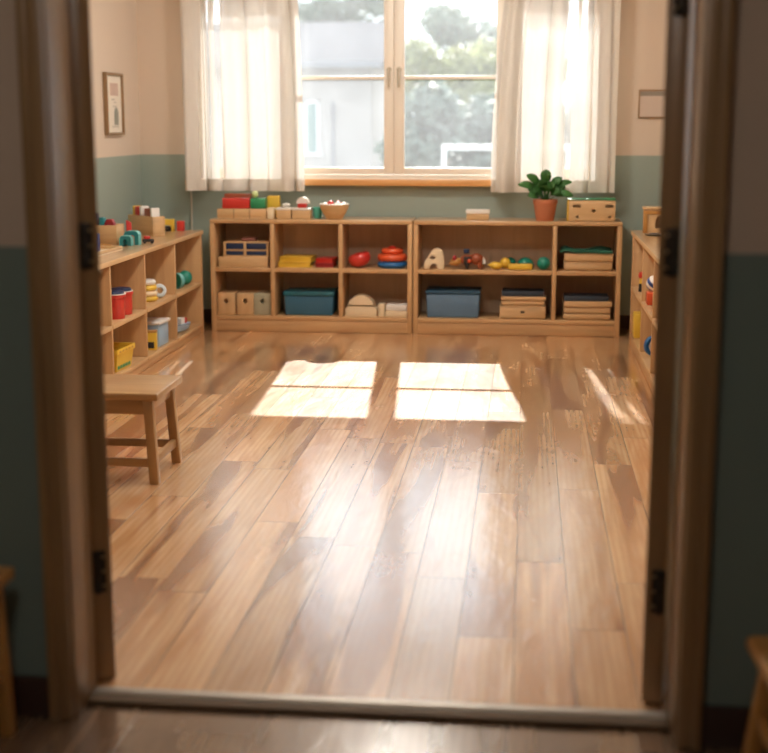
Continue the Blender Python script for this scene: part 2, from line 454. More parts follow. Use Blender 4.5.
# baseboards
def skirt(name, *q):
    b = BM(); box(b, *q, bev=0.006); struct(name, b, M['base'])
skirt('baseboard_back', XL+0.001, XR-0.001, YB-0.016, YB-0.0005, 0.0005, 0.10)
skirt('baseboard_left', XL+0.0005, XL+0.016, YF+0.02, YB-0.017, 0.0005, 0.10)
skirt('baseboard_right', XR-0.016, XR-0.0005, YF+0.02, YB-0.017, 0.0005, 0.10)
skirt('baseboard_corridor_west', -3.19, -1.126, YC-0.018, YC-0.0005, -0.0035, 0.10)
skirt('baseboard_corridor_east', 0.426, 2.59, YC-0.018, YC-0.0005, -0.0035, 0.10)

# door frame
fr = struct('trim_1')
def P(name, mat, *q, bev=0.004, parent=fr, **k):
    b = BM(); box(b, *q, bev=bev); return obj(name, b, mat, parent)
P('jamb', M['door_z'], DL-0.022, DL, YC-0.004, YF+0.004, -0.003, DH)
P('jamb', M['door_z'], DR, DR+0.022, YC-0.004, YF+0.004, -0.003, DH)
P('head', M['door_x'], DL-0.022, DR+0.022, YC-0.004, YF+0.004, DH, DH+0.03)
for s, x in ((-1, DL), (1, DR)):
    xa, xb = sorted((x-s*0.006*-1, x+s*0.060))
    b = BM(); box(b, xa, xb, YC-0.022, YC-0.004, -0.003, DH+0.075, bev=0.006)
    xc, xd = sorted((x+s*0.04, x+s*0.062)); box(b, xc, xd, YC-0.030, YC-0.020, -0.003, DH+0.077, bev=0.004)
    obj('casing', b, M['door_z'], fr)
    b = BM(); box(b, xa-0.0, xb, YF+0.004, YF+0.018, 0.0, DH+0.075, bev=0.005); obj('casing', b, M['door_z'], fr)
P('casing', M['door_x'], DL-0.06, DR+0.06, YC-0.0215, YC-0.004, DH+0.006, DH+0.078)
P('casing', M['door_x'], DL-0.06, DR+0.06, YF+0.004, YF+0.0175, DH+0.006, DH+0.078)
th = struct('trim_2')
b = BM(); box(b, DL-0.02, DR+0.02, YC+0.065, YF-0.004, -0.003, 0.010, bev=0.004); obj('threshold_board', b, M['sillwood'], th)
b = BM(); prism(b, [(-0.020,0.0),(-0.017,0.004),(-0.008,0.007),(0.008,0.007),(0.017,0.004),(0.020,0.0)], DL+0.001, DR-0.001,
               M=Matrix.Translation((0, YF-0.026, 0.0098)) @ Matrix.Rotation(R(-90), 4, 'Z') @ Matrix.Diagonal((1,1,1,1)))
obj('threshold_strip', b, M['dullsteel'], th)

# door leaves, swung into the room
def leaf(name, hx, hy, s, ang, hinge_z):
    """s = +1: hinged on the side of smaller x. Local: hinge edge at y=0 facing the corridor, leaf runs to +y"""
    r = struct(name, loc=(hx, hy, 0.0))
    r.rotation_euler = (0, 0, ang)
    T, L, H = 0.051, 0.68, 2.04
    b = BM()
    x0, x1 = (0, T) if s > 0 else (-T, 0)
    box(b, x0, x1, 0, L, 0.006, H, bev=0.003)
    for z0, z1 in ((0.2, 0.9), (1.1, 1.9)):
        for xx in (x0, x1):
            box(b, xx-0.004, xx+0.004, 0.11, 0.13, z0, z1, bev=0.002); box(b, xx-0.004, xx+0.004, L-0.13, L-0.11, z0, z1, bev=0.002)
            box(b, xx-0.004, xx+0.004, 0.11, L-0.11, z0-0.01, z0+0.01, bev=0.002); box(b, xx-0.004, xx+0.004, 0.11, L-0.11, z1-0.01, z1+0.01, bev=0.002)
    obj('leaf', b, M['door_z'], r)
    for z in hinge_z:
        b = BM(); xa, xb = (0.002, 0.036) if s > 0 else (-0.036, -0.002)
        box(b, xa, xb, -0.003, 0.0005, z-0.055, z+0.055, bev=0.001)
        h = obj('hinge', b, M['iron'], r)
        b = BM(); xk = (xa+xb)/2 - s*0.004
        lathe(b, [(0,-0.058),(0.005,-0.058),(0.008,-0.053),(0.008,-0.02),(0.0074,-0.019),(0.008,-0.018),(0.008,0.018),(0.0074,0.019),(0.008,0.02),(0.008,0.053),(0.005,0.058),(0,0.058)], (xk, -0.007, z), 16)
        obj('knuckle', b, M['iron'], h)
        b = BM()
        for dz in (-0.038, 0.0, 0.038): ball(b, (xb-0.006 if s > 0 else xa+0.006, -0.0035, z+dz), 0.004, (1,0.4,1), 2)
        obj('screw', b, M['brass'], h)
    # lever handle on the free edge
    b = BM(); xm = x1 if s > 0 else x0
    tube(b, [(xm+s*0.001, L-0.06, 1.0), (xm+s*0.05, L-0.06, 1.0), (xm+s*0.055, L-0.09, 1.0), (xm+s*0.052, L-0.17, 1.0)], 0.009, 10)
    obj('handle', b, M['brass'], r)
    return r
leaf('door_1', -1.080, YF+0.045, 1, R(24), (0.297, 1.124, 1.80))
leaf('door_2', 0.356, YF+0.045, -1, R(-13), (0.297, 1.124, 1.71))

# ------------------------------------------------------------------ back window
w1 = struct('window_1')
Y0, Y1 = YB+0.012, YB+0.082
def W(name, mat, *q, bev=0.004, parent=w1):
    b = BM(); box(b, *q, bev=bev); return obj(name, b, mat, parent)
b = BM()
box(b, WX0, WX0+0.06, Y0, Y1, WZ0, WZ1, 0.004); box(b, WX1-0.06, WX1, Y0, Y1, WZ0, WZ1, 0.004)
box(b, WX0+0.06, WX1-0.06, Y0, Y1, WZ0, WZ0+0.028, 0.004); box(b, WX0+0.06, WX1-0.06, Y0, Y1, 2.35, WZ1, 0.004)
obj('frame', b, M['winframe'], w1)
for xa, xb in ((-1.668, -1.636), (-0.165, -0.11)): W('post', M['winframe'], xa, xb, Y0, Y1, WZ0+0.029, 2.349)
def sash(x0, x1, sl, sr, handle=None, cross=True):
    b = BM(); ya, yb = Y0+0.008, Y1-0.012
    zb, zt = WZ0+0.03, 2.348
    box(b, x0, x0+sl, ya, yb, zb, zt, 0.005); box(b, x1-sr, x1, ya, yb, zb, zt, 0.005)
    box(b, x0+sl-0.002, x1-sr+0.002, ya+0.001, yb-0.001, zb, 1.108, 0.005); box(b, x0+sl-0.002, x1-sr+0.002, ya+0.001, yb-0.001, 2.285, zt, 0.005)
    s = obj('sash', b, M['winframe'], w1)
    if cross:
        b = BM(); box(b, x0+sl-0.001, x1-sr+0.001, ya+0.012, yb-0.014, 1.707, 1.733, 0.004); obj('muntin', b, M['winframe'], s)
    for z0, z1 in (((1.106, 1.704), (1.734, 2.287)) if cross else ((1.106, 2.287),)):
        b = BM(); box(b, x0+sl-0.003, x1-sr+0.003, ya+0.018, ya+0.022, z0, z1); obj('pane', b, M['glass'], s, smooth=False)
    if handle is not None:
        b = BM(); yh = ya
        tube(b, [(handle, yh+0.001, 1.775), (handle, yh-0.010, 1.775)], [0.017, 0.015], 14)
        ball(b, (handle, yh-0.014, 1.775), 0.012, (1,0.6,1), 2)
        tube(b, [(handle, yh-0.012, 1.775), (handle, yh-0.022, 1.76), (handle, yh-0.024, 1.70), (handle, yh-0.02, 1.655)], [0.010,0.012,0.013,0.009], 12)
        obj('handle', b, M['handle'], s)
sash(-1.634, -0.925, 0.036, 0.068, -0.957); sash(-0.923, -0.166, 0.072, 0.056, -0.888)
sash(-2.299, -1.669, 0.05, 0.03, cross=False); sash(-0.109, 0.494, 0.05, 0.05, cross=False)
W('sill', M['sill'], WX0-0.03, WX1+0.03, YB-0.075, YB+0.012, 0.985, 1.028, bev=0.006)
W('sill_ledge', M['winframe'], WX0, WX1, YB-0.001, YO+0.04, 1.012, 1.034, bev=0.003)

# unseen side window, added to let more sky light into the room
w2 = struct('fill_window')
b = BM(); xa, xb = XR+0.05, XR+0.11
box(b, xa, xb, SY0, SY0+0.06, SZ0, SZ1, 0.004); box(b, xa, xb, SY1-0.06, SY1, SZ0, SZ1, 0.004)
box(b, xa, xb, SY0+0.06, SY1-0.06, SZ0, SZ0+0.06, 0.004); box(b, xa, xb, SY0+0.06, SY1-0.06, SZ1-0.06, SZ1, 0.004)
for k in (1, 2): box(b, xa, xb, SY0+k-0.03, SY0+k+0.03, SZ0+0.06, SZ1-0.06, 0.004)
obj('frame', b, M['winframe'], w2)
for k in range(3):
    b = BM(); box(b, XR+0.078, XR+0.082, SY0+k+0.02, SY0+k+0.98, SZ0+0.05, SZ1-0.05); obj('pane', b, M['glass'], w2, smooth=False)
b = BM(); box(b, XR-0.05, XR+0.05, SY0-0.03, SY1+0.03, SZ0-0.035, SZ0-0.001, 0.005); obj('sill', b, M['sill'], w2)

# ------------------------------------------------------------------ curtains
def curtain(name, x0, x1, inner, seed, label, zone):
    rnd = random.Random(seed)
    r = thing(name, label, 'curtain', ((x0+x1)/2, YB-0.145, 0.95), 0, 'curtains at the back window')
    ztop, zbot, hem = 2.46, 0.95, 1.035
    n = 300
    ph = [rnd.uniform(0, 6.28) for _ in range(6)]
    def fold(u, z):
        k = 0.55 + 0.45*min(1, (ztop-z)/1.2)
        w = u + 0.012*math.sin(z*2.1+ph[0]) + 0.02*math.sin(9*u+ph[1])
        L = (x1-x0)
        f = 0.55*math.sin(2*math.pi*w*L/0.155+ph[2]) + 0.35*math.sin(2*math.pi*w*L/0.097+ph[3]) + 0.25*math.sin(2*math.pi*w*L/0.31+ph[4]+0.5*z)
        return 0.054*k*f
    def pt(u, z):
        x = x0 + (x1-x0)*u
        # edge nearest the gap flares towards the top
        flare = 0.022*max(0, z-1.0)**2
        if inner > 0: x -= flare*u
        else: x += flare*(1-u)*2.4
        wl = u*(x1-x0); kk = 0.55+0.45*min(1, (ztop-z)/1.2); env = min(1, 8*u, 8*(1-u))
        x += env*kk*(0.030*math.sin(2*math.pi*wl/0.155+ph[2]+1.25) + 0.012*math.sin(2*math.pi*wl/0.31+ph[4]+0.5*z)) + 0.004*math.sin(u*40+z*1.3+ph[5])
        return (x - (x0+x1)/2, fold(u, z), z-0.95)
    def sheet(za, zb, m, dy=0.0):
        bm = BM(); g = []
        for j in range(m+1):
            z = za + (zb-za)*j/m
            row = []
            for i in range(n+1):
                p = pt(i/n, z); row.append(bm.verts.new((p[0], p[1]+dy, p[2])))
            g.append(row)
        for j in range(m):
            for i in range(n): bm.faces.new((g[j][i], g[j][i+1], g[j+1][i+1], g[j+1][i]))
        return bm
    mat = curtain_cloth(name+' cloth', 0.20, 0.04, zone)
    obj('curtain_cloth', sheet(hem, ztop, 26), mat, r)
    hemmat = bpy.data.materials.get('curtain hem') or curtain_cloth('curtain hem', 0.14, 0.02, [])
    h = obj('hem', sheet(zbot, hem, 4), hemmat, r)
    b = sheet(zbot, hem, 4, 0.004); obj('hem_fold', b, hemmat, h)
    return r
LC = curtain('curtain', -2.375, -1.522, 1, 3, 'off-white cotton curtain beside the framed picture, over the red and green blocks', [(-0.45, -0.02, 16)])
RC = curtain('curtain', -0.245, 0.592, -1, 8, 'off-white cotton curtain hanging behind the potted plant', [(0.02, 0.30, 17)])
def valance(x0, x1, label):
    b = BM(); n = 96; top, bot = [], []
    for i in range(n+1):
        x = x0+(x1-x0)*i/n; y = 0.006*math.sin(x*70)
        top.append(b.verts.new((x, y, 2.40))); bot.append(b.verts.new((x, y, 2.145-0.035*abs(math.sin(math.pi*(x-x0)/0.125)))))
    for i in range(n): b.faces.new((bot[i], bot[i+1], top[i+1], top[i]))
    tag(obj('valance', b, M['voile'], loc=(0, YB-0.03, 0)), label, 'valance', 'scalloped valances')
M['voile'] = curtain_cloth('scalloped voile', 0.3, 0.45, [])
valance(-2.29, -1.62, 'scalloped sheer valance showing faintly through the curtain beside the framed picture')
valance(-0.16, 0.50, 'scalloped sheer valance showing faintly through the curtain behind the potted plant')
rod = thing('curtain_rod', 'slim brass rod carrying both curtains over the window', 'curtain rod', (-0.9, YB-0.145, 2.48))
b = BM(); tube(b, [(-1.75,0,0),(1.75,0,0)], 0.012, 12); obj('rod', b, M['brass'], rod)
for x in (-1.76, 1.76):
    b = BM(); ball(b, (x,0,0), 0.025, sub=2); obj('finial', b, M['brass'], rod)
for x in (-1.6, 1.6):
    b = BM(); tube(b, [(x,0,0),(x,0.144,0.0)], 0.008, 8); obj('bracket', b, M['brass'], rod)
b = BM(); tube(b, [(0,0,0.0),(0,0,0.66),(0.002,0,0.78),(0,0,0.985)], 0.006, 8)
tag(obj('cable', b, M['cord'], loc=(-2.36, YB-0.024, 0.0)), 'thin pale cable running down the sage wall below the curtain hem', 'cable')

# ------------------------------------------------------------------ wall pictures
pf = thing('picture_frame', 'small framed print with pink and grey-green shapes on the beige wall', 'picture', (XL+0.001, 8.795, 1.535), R(90))
# local x runs along the wall (world y), local -y faces into the room
def frame_bm(w, h, t, d):
    b = BM()
    box(b, -w/2, -w/2+t, -d, 0, -h/2, h/2, 0.002); box(b, w/2-t, w/2, -d, 0, -h/2, h/2, 0.002)
    box(b, -w/2+t, w/2-t, -d, 0, -h/2, -h/2+t, 0.002); box(b, -w/2+t, w/2-t, -d, 0, h/2-t, h/2, 0.002)
    return b
obj('frame', frame_bm(0.365, 0.40, 0.016, 0.028), M['frame'], pf)
b = BM(); box(b, -0.167, 0.167, -0.012, -0.002, -0.183, 0.183); obj('print_paper', b, M['paper'], pf)
b = BM(); box(b, -0.075, 0.10, -0.0135, -0.012, 0.055, 0.135); obj('pink_shape', b, M['printpink'], pf)
b = BM(); prism(b, arc(0,0,0.045,0,180)+[(-0.045,-0.07),(0.045,-0.07)], -0.0135, -0.012, M=Matrix.Translation((0.045,0,-0.065))); obj('green_shape', b, M['printgreen'], pf)
for z, xa, xb in ((0.03,-0.05,0.02),(0.012,0.0,0.05),(-0.015,-0.02,0.06),(-0.145,-0.05,0.09)):
    b = BM(); box(b, xa, xb, -0.0133, -0.012, z-0.004, z+0.004); obj('print_line', b, M['printgrey'], pf)
nb = thing('notice_board', 'small framed sheet with a grey heading on the beige wall beside the door leaf', 'notice', (0.87, YB-0.001, 1.54))
obj('frame', frame_bm(0.26, 0.188, 0.009, 0.014), M['door_x'], nb)
b = BM(); box(b, -0.122, 0.122, -0.008, -0.001, -0.086, 0.086); obj('sheet', b, plain('notice paper', (0.66, 0.55, 0.47, 1), 0.8, var=0.03), nb)
b = BM(); box(b, -0.12, 0.12, -0.009, -0.008, 0.052, 0.082); obj('heading_band', b, M['headgrey'], nb)

# ------------------------------------------------------------------ shelf units
def shelf_unit(name, label, W_, D, H, cols, mid, loc, rot, plinth=0.10, t=0.026, end_t=0.03, lip=0.0, group=None, batten=None):
    r = thing(name, label, 'shelf unit', loc, rot, group)
    def p(nm, mat, *q, bev=0.003):
        b = BM(); box(b, *q, bev=bev); return obj(nm, b, mat, r)
    p('top_board', M['oak_top'], -lip, W_+lip, -lip, D, H-0.028, H, bev=0.006)
    p('side_panel', M['oak_z'], 0, end_t, 0, D, 0, H-0.0285)
    p('side_panel', M['oak_z'], W_-end_t, W_, 0, D, 0, H-0.0285)
    p('back_panel', M['back'], end_t-0.004, W_-end_t+0.004, D-0.012, D-0.002, plinth, H-0.03, bev=0)
    p('bottom_board', M['oak_x'], end_t, W_-end_t, 0.002, D-0.012, plinth-t, plinth)
    p('plinth', M['oak_x'], end_t, W_-end_t, 0.006, 0.024, 0.001, plinth-t-0.001)
    xs = [end_t] + cols + [W_-end_t]
    for c in cols:
        p('divider', M['oak_z'], c-t/2, c+t/2, 0.001, D-0.013, plinth+0.0005, H-0.029)
    edges = [end_t] + [v for c in cols for v in (c-t/2, c+t/2)] + [W_-end_t]
    for a, c in zip(edges[::2], edges[1::2]):
        p('shelf_board', M['oak_x'], a, c, 0.002, D-0.013, mid-t, mid)
    if lip:
        b = BM(); box(b, -lip, W_+lip, -lip-0.003, -lip-0.0002, H-0.027, H-0.001, 0.001); obj('edge_band', b, M['pale_x'], r)
        for a, c in zip(edges[::2], edges[1::2]):
            b = BM(); box(b, a, c, -0.0012, 0.0018, mid-t+0.001, mid-0.001, 0.0006); obj('edge_band', b, M['pale_x'], r)
            b = BM(); box(b, a, c, -0.0012, 0.0018, plinth-t+0.001, plinth-0.001, 0.0006); obj('edge_band', b, M['pale_x'], r)
    if batten: p('back_batten', M['back'], batten-0.012, batten+0.012, D-0.020, D-0.012, plinth, H-0.03, bev=0.001)
    return r
YS = 9.05
UL = (-2.147, YS); UR = (-0.752, YS)
shelf_unit('shelf_unit', 'low oak shelf unit with six compartments under the window, holding the dark teal storage box', 1.388, 0.36, 0.77, [0.431, 0.90], 0.44,
           (UL[0], UL[1], 0), 0, 0.108, 0.028, 0.032)
shelf_unit('shelf_unit', 'low oak shelf unit with a double-width bay, standing under the potted plant', 1.388, 0.36, 0.77, [0.946], 0.44,
           (UR[0], UR[1], 0), 0, 0.108, 0.028, 0.032, batten=0.50)
HS = 0.70
shelf_unit('shelf_unit', 'long low oak toy shelf along the picture wall, behind the bench', 3.53, 0.47, HS, [0.72, 1.48, 2.14, 2.82], 0.352,
           (-2.185, 5.45, 0), R(90), 0.07, 0.024, 0.05, lip=0.006)
shelf_unit('shelf_unit', 'low oak toy shelf beside the back corner, partly hidden by the open door leaf', 2.10, 0.47, 0.74, [0.80, 1.50], 0.39,
           (0.68, 8.76, 0), R(-90), 0.088, 0.024, 0.06, lip=0.006)

# ------------------------------------------------------------------ bench and stools
def leg_thing(name, label, cat, loc, rot, L, D, H, th, wood_, inset, splay, lw, aprons=True, stretch=(0.075, 0.15), group=None, rounded=0.006):
    r = thing(name, label, cat, loc, rot, group)
    b = BM(); box(b, -L/2, L/2, -D/2, D/2, H-th, H, bev=rounded, seg=3); obj('seat', b, M[wood_+'_x'], r)
    top = {}
    for sx in (-1, 1):
        for sy in (-1, 1):
            pt = (sx*(L/2-inset), sy*(D/2-0.045), H-th-0.0005); pb = (sx*(L/2-inset+splay), sy*(D/2-0.045+splay*0.8), 0.0)
            b = BM(); bar(b, pb, pt, lw, lw); obj('leg', b, M[wood_+'_z'], r)
    if aprons:
        for sy in (-1, 1):
            b = BM(); y = sy*(D/2-0.045); box(b, -L/2+inset, L/2-inset, y-0.011, y+0.011, H-th-0.062, H-th-0.0005, bev=0.002); obj('apron', b, M[wood_+'_x'], r)
        for sx in (-1, 1):
            b = BM(); x = sx*(L/2-inset); box(b, x-0.011, x+0.011, -D/2+0.045, D/2-0.045, H-th-0.05, H-th-0.0005, bev=0.002); obj('apron', b, M[wood_+'_y'], r)
    za, zb = stretch
    for sy in (-1, 1):
        f = 1-za/(H-th); x = L/2-inset+splay*f; y = sy*(D/2-0.045+splay*0.8*f)
        b = BM(); box(b, -x, x, y-0.010, y+0.010, za-0.017, za+0.017, bev=0.003); obj('stretcher', b, M[wood_+'_x'], r)
    for sx in (-1, 1):
        f = 1-zb/(H-th); x = sx*(L/2-inset+splay*f); y = D/2-0.045+splay*0.8*f
        b = BM(); box(b, x-0.010, x+0.010, -y, y, zb-0.017, zb+0.017, bev=0.003); obj('stretcher', b, M[wood_+'_y'], r)
    return r
leg_thing('bench', 'low oak bench with stretchers standing before the long toy shelf', 'bench', (-1.80, 5.26, 0), 0,
          0.75, 0.40, 0.372, 0.03, 'bench', 0.05, 0.022, 0.038, stretch=(0.085, 0.09))
leg_thing('stool', 'honey pine stool by the dark corridor wall, beside the jamb with the shining stripe', 'stool', (-1.352, 2.765, -0.004), 0,
          0.36, 0.28, 0.405, 0.03, 'honey', 0.035, 0.012, 0.034, stretch=(0.12, 0.16), group='corridor stools')
leg_thing('stool', 'honey pine stool with a rounded seat corner, on the notice board side of the doorway', 'stool', (0.675, 2.66, -0.004), R(3),
          0.36, 0.34, 0.34, 0.034, 'honey', 0.05, 0.035, 0.036, stretch=(0.12, 0.16), group='corridor stools', rounded=0.016)

#ITEMS_BEGIN
# ------------------------------------------------------------------ toys and boxes
def one(name, bm, mat, label, cat, loc, rot=0, group=None, **k):
    return tag(obj(name, bm, mat, loc=loc, rot=rot, **k), label, cat, group)
def block(name, w, d, h, mat, label, cat, loc, rot=0, group=None, bev=0.005):
    b = BM(); box(b, -w/2, w/2, -d/2, d/2, 0, h, bev); return one(name, b, M[mat], label, cat, loc, rot, group)
def part_box(nm, mat, r, *q, bev=0.003):
    b = BM(); box(b, *q, bev=bev); return obj(nm, b, M[mat], r)
ZT, ZU, ZD = 0.7705, 0.4405, 0.1085      # back units: top, upper boards, bottom boards

# sorting tray with blocks, on top
t_ = thing('sorting_tray', 'open oak tray with three bays holding red and green blocks', 'tray', (-1.93, 9.16, ZT))
part_box('base', 'pale_x', t_, -0.17, 0.17, -0.075, 0.075, 0, 0.01)
part_box('side', 'pale_x', t_, -0.17, 0.17, -0.075, -0.065, 0.0105, 0.068); part_box('side', 'pale_x', t_, -0.17, 0.17, 0.065, 0.075, 0.0105, 0.068)
for x in (-0.165, -0.055, 0.055, 0.165): part_box('partition', 'pale_y', t_, x-0.004, x+0.004, -0.0645, 0.0645, 0.0105, 0.066)
for x in (-0.055, 0.055): part_box('groove', 'frame', t_, x-0.003, x+0.003, -0.0762, -0.0745, 0.004, 0.064, bev=0)
block('block', 0.190, 0.062, 0.072, 'red', 'long bright red block lying across the sorting tray', 'block', (-1.972, 9.130, ZT+0.0685))
block('block', 0.185, 0.05, 0.098, 'rust', 'rusty brown block behind the long red one on the sorting tray', 'block', (-1.975, 9.192, ZT+0.0685))
block('block', 0.100, 0.10, 0.070, 'green', 'green block in the sorting tray under the pale ball', 'block', (-1.822, 9.155, ZT+0.0685))
b = BM(); ball(b, (0,0,0.024), 0.024); one('ball', b, M['lime'], 'small pale lime ball resting on the green block', 'ball', (-1.848, 9.15, ZT+0.139))
block('block', 0.085, 0.07, 0.15, 'yellow', 'yellow block standing at the end of the sorting tray', 'block', (-1.735, 9.245, ZT), R(3))
block('block', 0.045, 0.09, 0.075, 'cream', 'narrow cream block between the sorting tray and the small boxes', 'block', (-1.732, 9.125, ZT), R(3))

def lidded(name, w, d, h, lid_h, m1, m2, label, cat, loc, rot=0, over=0.004, group=None):
    r = thing(name, label, cat, loc, rot, group)
    part_box('body', m1, r, -w/2, w/2, -d/2, d/2, 0, h-lid_h-0.0005, bev=0.004)
    part_box('lid', m2, r, -w/2-over, w/2+over, -d/2-over, d/2+over, h-lid_h, h, bev=0.004)
    return r
lidded('small_box', 0.10, 0.10, 0.075, 0.014, 'pale_x', 'white', 'small beech box with plain white lid, next to the narrow cream block', 'box', (-1.643, 9.15, ZT))
lidded('small_box', 0.125, 0.10, 0.075, 0.014, 'pale_x', 'white', 'small beech box with white lid carrying the red and white toy', 'box', (-1.522, 9.15, ZT))
r = thing('knob_toy', 'white domed toy with a red front on a small beech box', 'toy', (-1.518, 9.15, ZT+0.0755))
part_box('base', 'red', r, -0.03, 0.03, -0.032, 0.02, 0, 0.026)
b = BM(); prism(b, arc(0, 0.0, 0.044, 0, 180), -0.018, 0.03, 0.004, M=Matrix.Translation((0.0, 0.012, 0.0265))); obj('dome', b, M['white'], r)
b = BM(); ball(b, (0,0,0.015), 0.018, (1.6,1.1,0.8)); one('pebble', b, M['white'], 'flat white pebble lying on the plain white lid', 'pebble', (-1.635, 9.16, ZT+0.0765))
r = thing('cup', 'mint green cup between the small box and the wooden bowl', 'cup', (-1.425, 9.215, ZT))
b = BM(); lathe(b, [(0,0),(0.026,0),(0.034,0.075),(0.031,0.075),(0.024,0.006),(0,0.006)], seg=28); obj('body', b, M['mint'], r)
b = BM(); tube(b, [(-0.03,0.0,0.06),(-0.05,0.0,0.055),(-0.05,0,0.03),(-0.028,0,0.022)], 0.004, 8); obj('handle', b, M['mint'], r)
r = thing('bowl', 'turned beech bowl filled with red and white balls', 'bowl', (-1.30, 9.15, ZT))
b = BM(); lathe(b, [(0,0),(0.05,0),(0.056,0.004),(0.075,0.035),(0.094,0.07),(0.101,0.098),(0.099,0.101),(0.094,0.099),(0.086,0.07),(0.06,0.03),(0,0.022)], seg=40); obj('body', b, M['pale_x'], r)
b = BM(); lathe(b, [(0.0935,0.0995),(0.101,0.0995),(0.1015,0.103),(0.0975,0.105),(0.0935,0.103)], seg=40)
b.faces.ensure_lookup_table(); obj('rim', b, M['white'], r)
bg_ = [(-0.022,-0.02,0.092,'red','bright red ball at the front of the wooden bowl'),(0.03,-0.03,0.086,'white','white ball at the front of the wooden bowl'),(0.025,0.022,0.092,'darkred','dark red ball among the white ones in the wooden bowl'),
       (-0.032,0.034,0.086,'white','white ball at the back of the wooden bowl'),(-0.062,-0.004,0.078,'white','white ball against the rim of the wooden bowl, on the cup side'),(0.064,0.0,0.08,'white','white ball against the rim of the wooden bowl, away from the cup')]
for x, y, z, m, l in bg_:
    b = BM(); ball(b, (0,0,0), 0.0215); one('ball', b, M[m], l, 'ball', (-1.30+x, 9.15+y, ZT+z+0.012), group='balls in the wooden bowl')

lidded('keepsake_box', 0.15, 0.10, 0.068, 0.026, 'pale_x', 'white', 'small beech box with thick white lid, alone on the sunlit shelf top', 'box', (-0.325, 9.19, ZT), over=0.005)

# potted plant
pp = thing('potted_plant', 'leafy green houseplant in a terracotta pot on the shelf top', 'plant', (0.125, 9.135, ZT))
b = BM(); lathe(b, [(0,0),(0.056,0),(0.060,0.004),(0.076,0.112),(0.081,0.114),(0.083,0.138),(0.080,0.142),(0.073,0.142),(0.070,0.118),(0,0.118)], seg=40); obj('pot', b, M['terracotta'], pp)
b = BM(); lathe(b, [(0,0.128),(0.04,0.127),(0.0715,0.122)], seg=28); obj('soil', b, M['soil'], pp)
def leafshape(bm, base, tip, wid, up):
    base, tip = Vector(base), Vector(tip); ax = tip-base; L = ax.length; ax.normalize()
    side = ax.cross(up).normalized(); nr = side.cross(ax).normalized()
    n = 10; rows = []
    for i in range(n+1):
        u = i/n
        wv = wid*(max(0.0, 1-(2*u-1.0)**2)**0.62)*(0.86+0.22*u)+0.0008
        c = base + ax*L*u + nr*(0.12*L*math.sin(math.pi*u)) - Vector((0,0,0.18*L*u*u))
        rows.append([bm.verts.new(c + side*wv*s + nr*(0.22*wv*abs(s))) for s in (-1,-0.5,0,0.5,1)])
    for a, c in zip(rows, rows[1:]):
        for k in range(4): bm.faces.new((a[k], a[k+1], c[k+1], c[k]))
rnd = random.Random(5)
spec = [(-0.165,-0.01,0.245,0.026),(-0.115,-0.03,0.305,0.026),(-0.105,-0.05,0.17,0.034),(-0.05,-0.065,0.185,0.036),(-0.075,0.01,0.25,0.03),(0.0,-0.02,0.335,0.032),(0.02,-0.07,0.18,0.036),(0.045,-0.05,0.25,0.032),
        (0.095,-0.02,0.285,0.024),(0.155,-0.01,0.262,0.022),(0.165,-0.03,0.175,0.026),(0.09,-0.06,0.20,0.034),(-0.02,0.045,0.27,0.034),(0.06,0.05,0.24,0.032),(-0.10,0.05,0.21,0.032),(0.005,-0.075,0.235,0.034),(-0.035,-0.06,0.265,0.03),(0.12,0.03,0.225,0.028),(-0.075,-0.06,0.215,0.034)]
st = BM(); fo = BM()
for x, y, z, wv in spec:
    x *= 1.12; z = 0.13+(z-0.13)*1.08
    tip = Vector((x, y, z)); d_ = Vector((x, y, 0)); 
    base = Vector((x*0.34, y*0.34, 0.125+(z-0.125)*0.45 + 0.015))
    mid = Vector((x*0.16, y*0.16, 0.125+(z-0.125)*0.25))
    tube(st, [(x*0.08, y*0.08, 0.118), mid, base], [0.0035, 0.003, 0.002], 6)
    leafshape(fo, base, tip+Vector((0,0,0.012)), wv*1.15, Vector((0.3*x, -0.85, 0.75)).normalized())
md = fo
obj('stems', st, M['plant'], pp).name = 'stem'
o = obj('foliage', md, M['plant'], pp); sm = o.modifiers.new('thick', 'SOLIDIFY'); sm.thickness = 0.0015

# sorting box with holes
r = thing('shape_box', 'pale wooden box with dark slots and round holes beside the potted plant', 'toy box', (0.433, 9.165, ZT))
b = BM(); box(b, -0.152, 0.155, -0.07, 0.07, 0.002, 0.138, 0.004); bx_ = obj('body', b, M['pale_x'], r)
c = BM()
box(c, -0.125, -0.073, -0.09, -0.01, 0.092, 0.110); box(c, 0.090, 0.140, -0.09, -0.01, 0.092, 0.110)
for x, z, rr in ((0.012, 0.071, 0.0115), (-0.095, 0.03, 0.009), (0.118, 0.03, 0.009)):
    lathe(c, [(0,0),(rr,0),(rr,0.08),(0,0.08)], seg=20, M=Matrix.Translation((x, -0.01, z)) @ Matrix.Rotation(R(90), 4, 'X'))
bpy.context.view_layer.update(); cut(bx_, c)
part_box('side_panel', 'yellow', r, -0.161, -0.1525, -0.071, 0.071, 0.0, 0.14)
part_box('lid', 'green', r, -0.161, 0.157, -0.072, 0.072, 0.1405, 0.149)

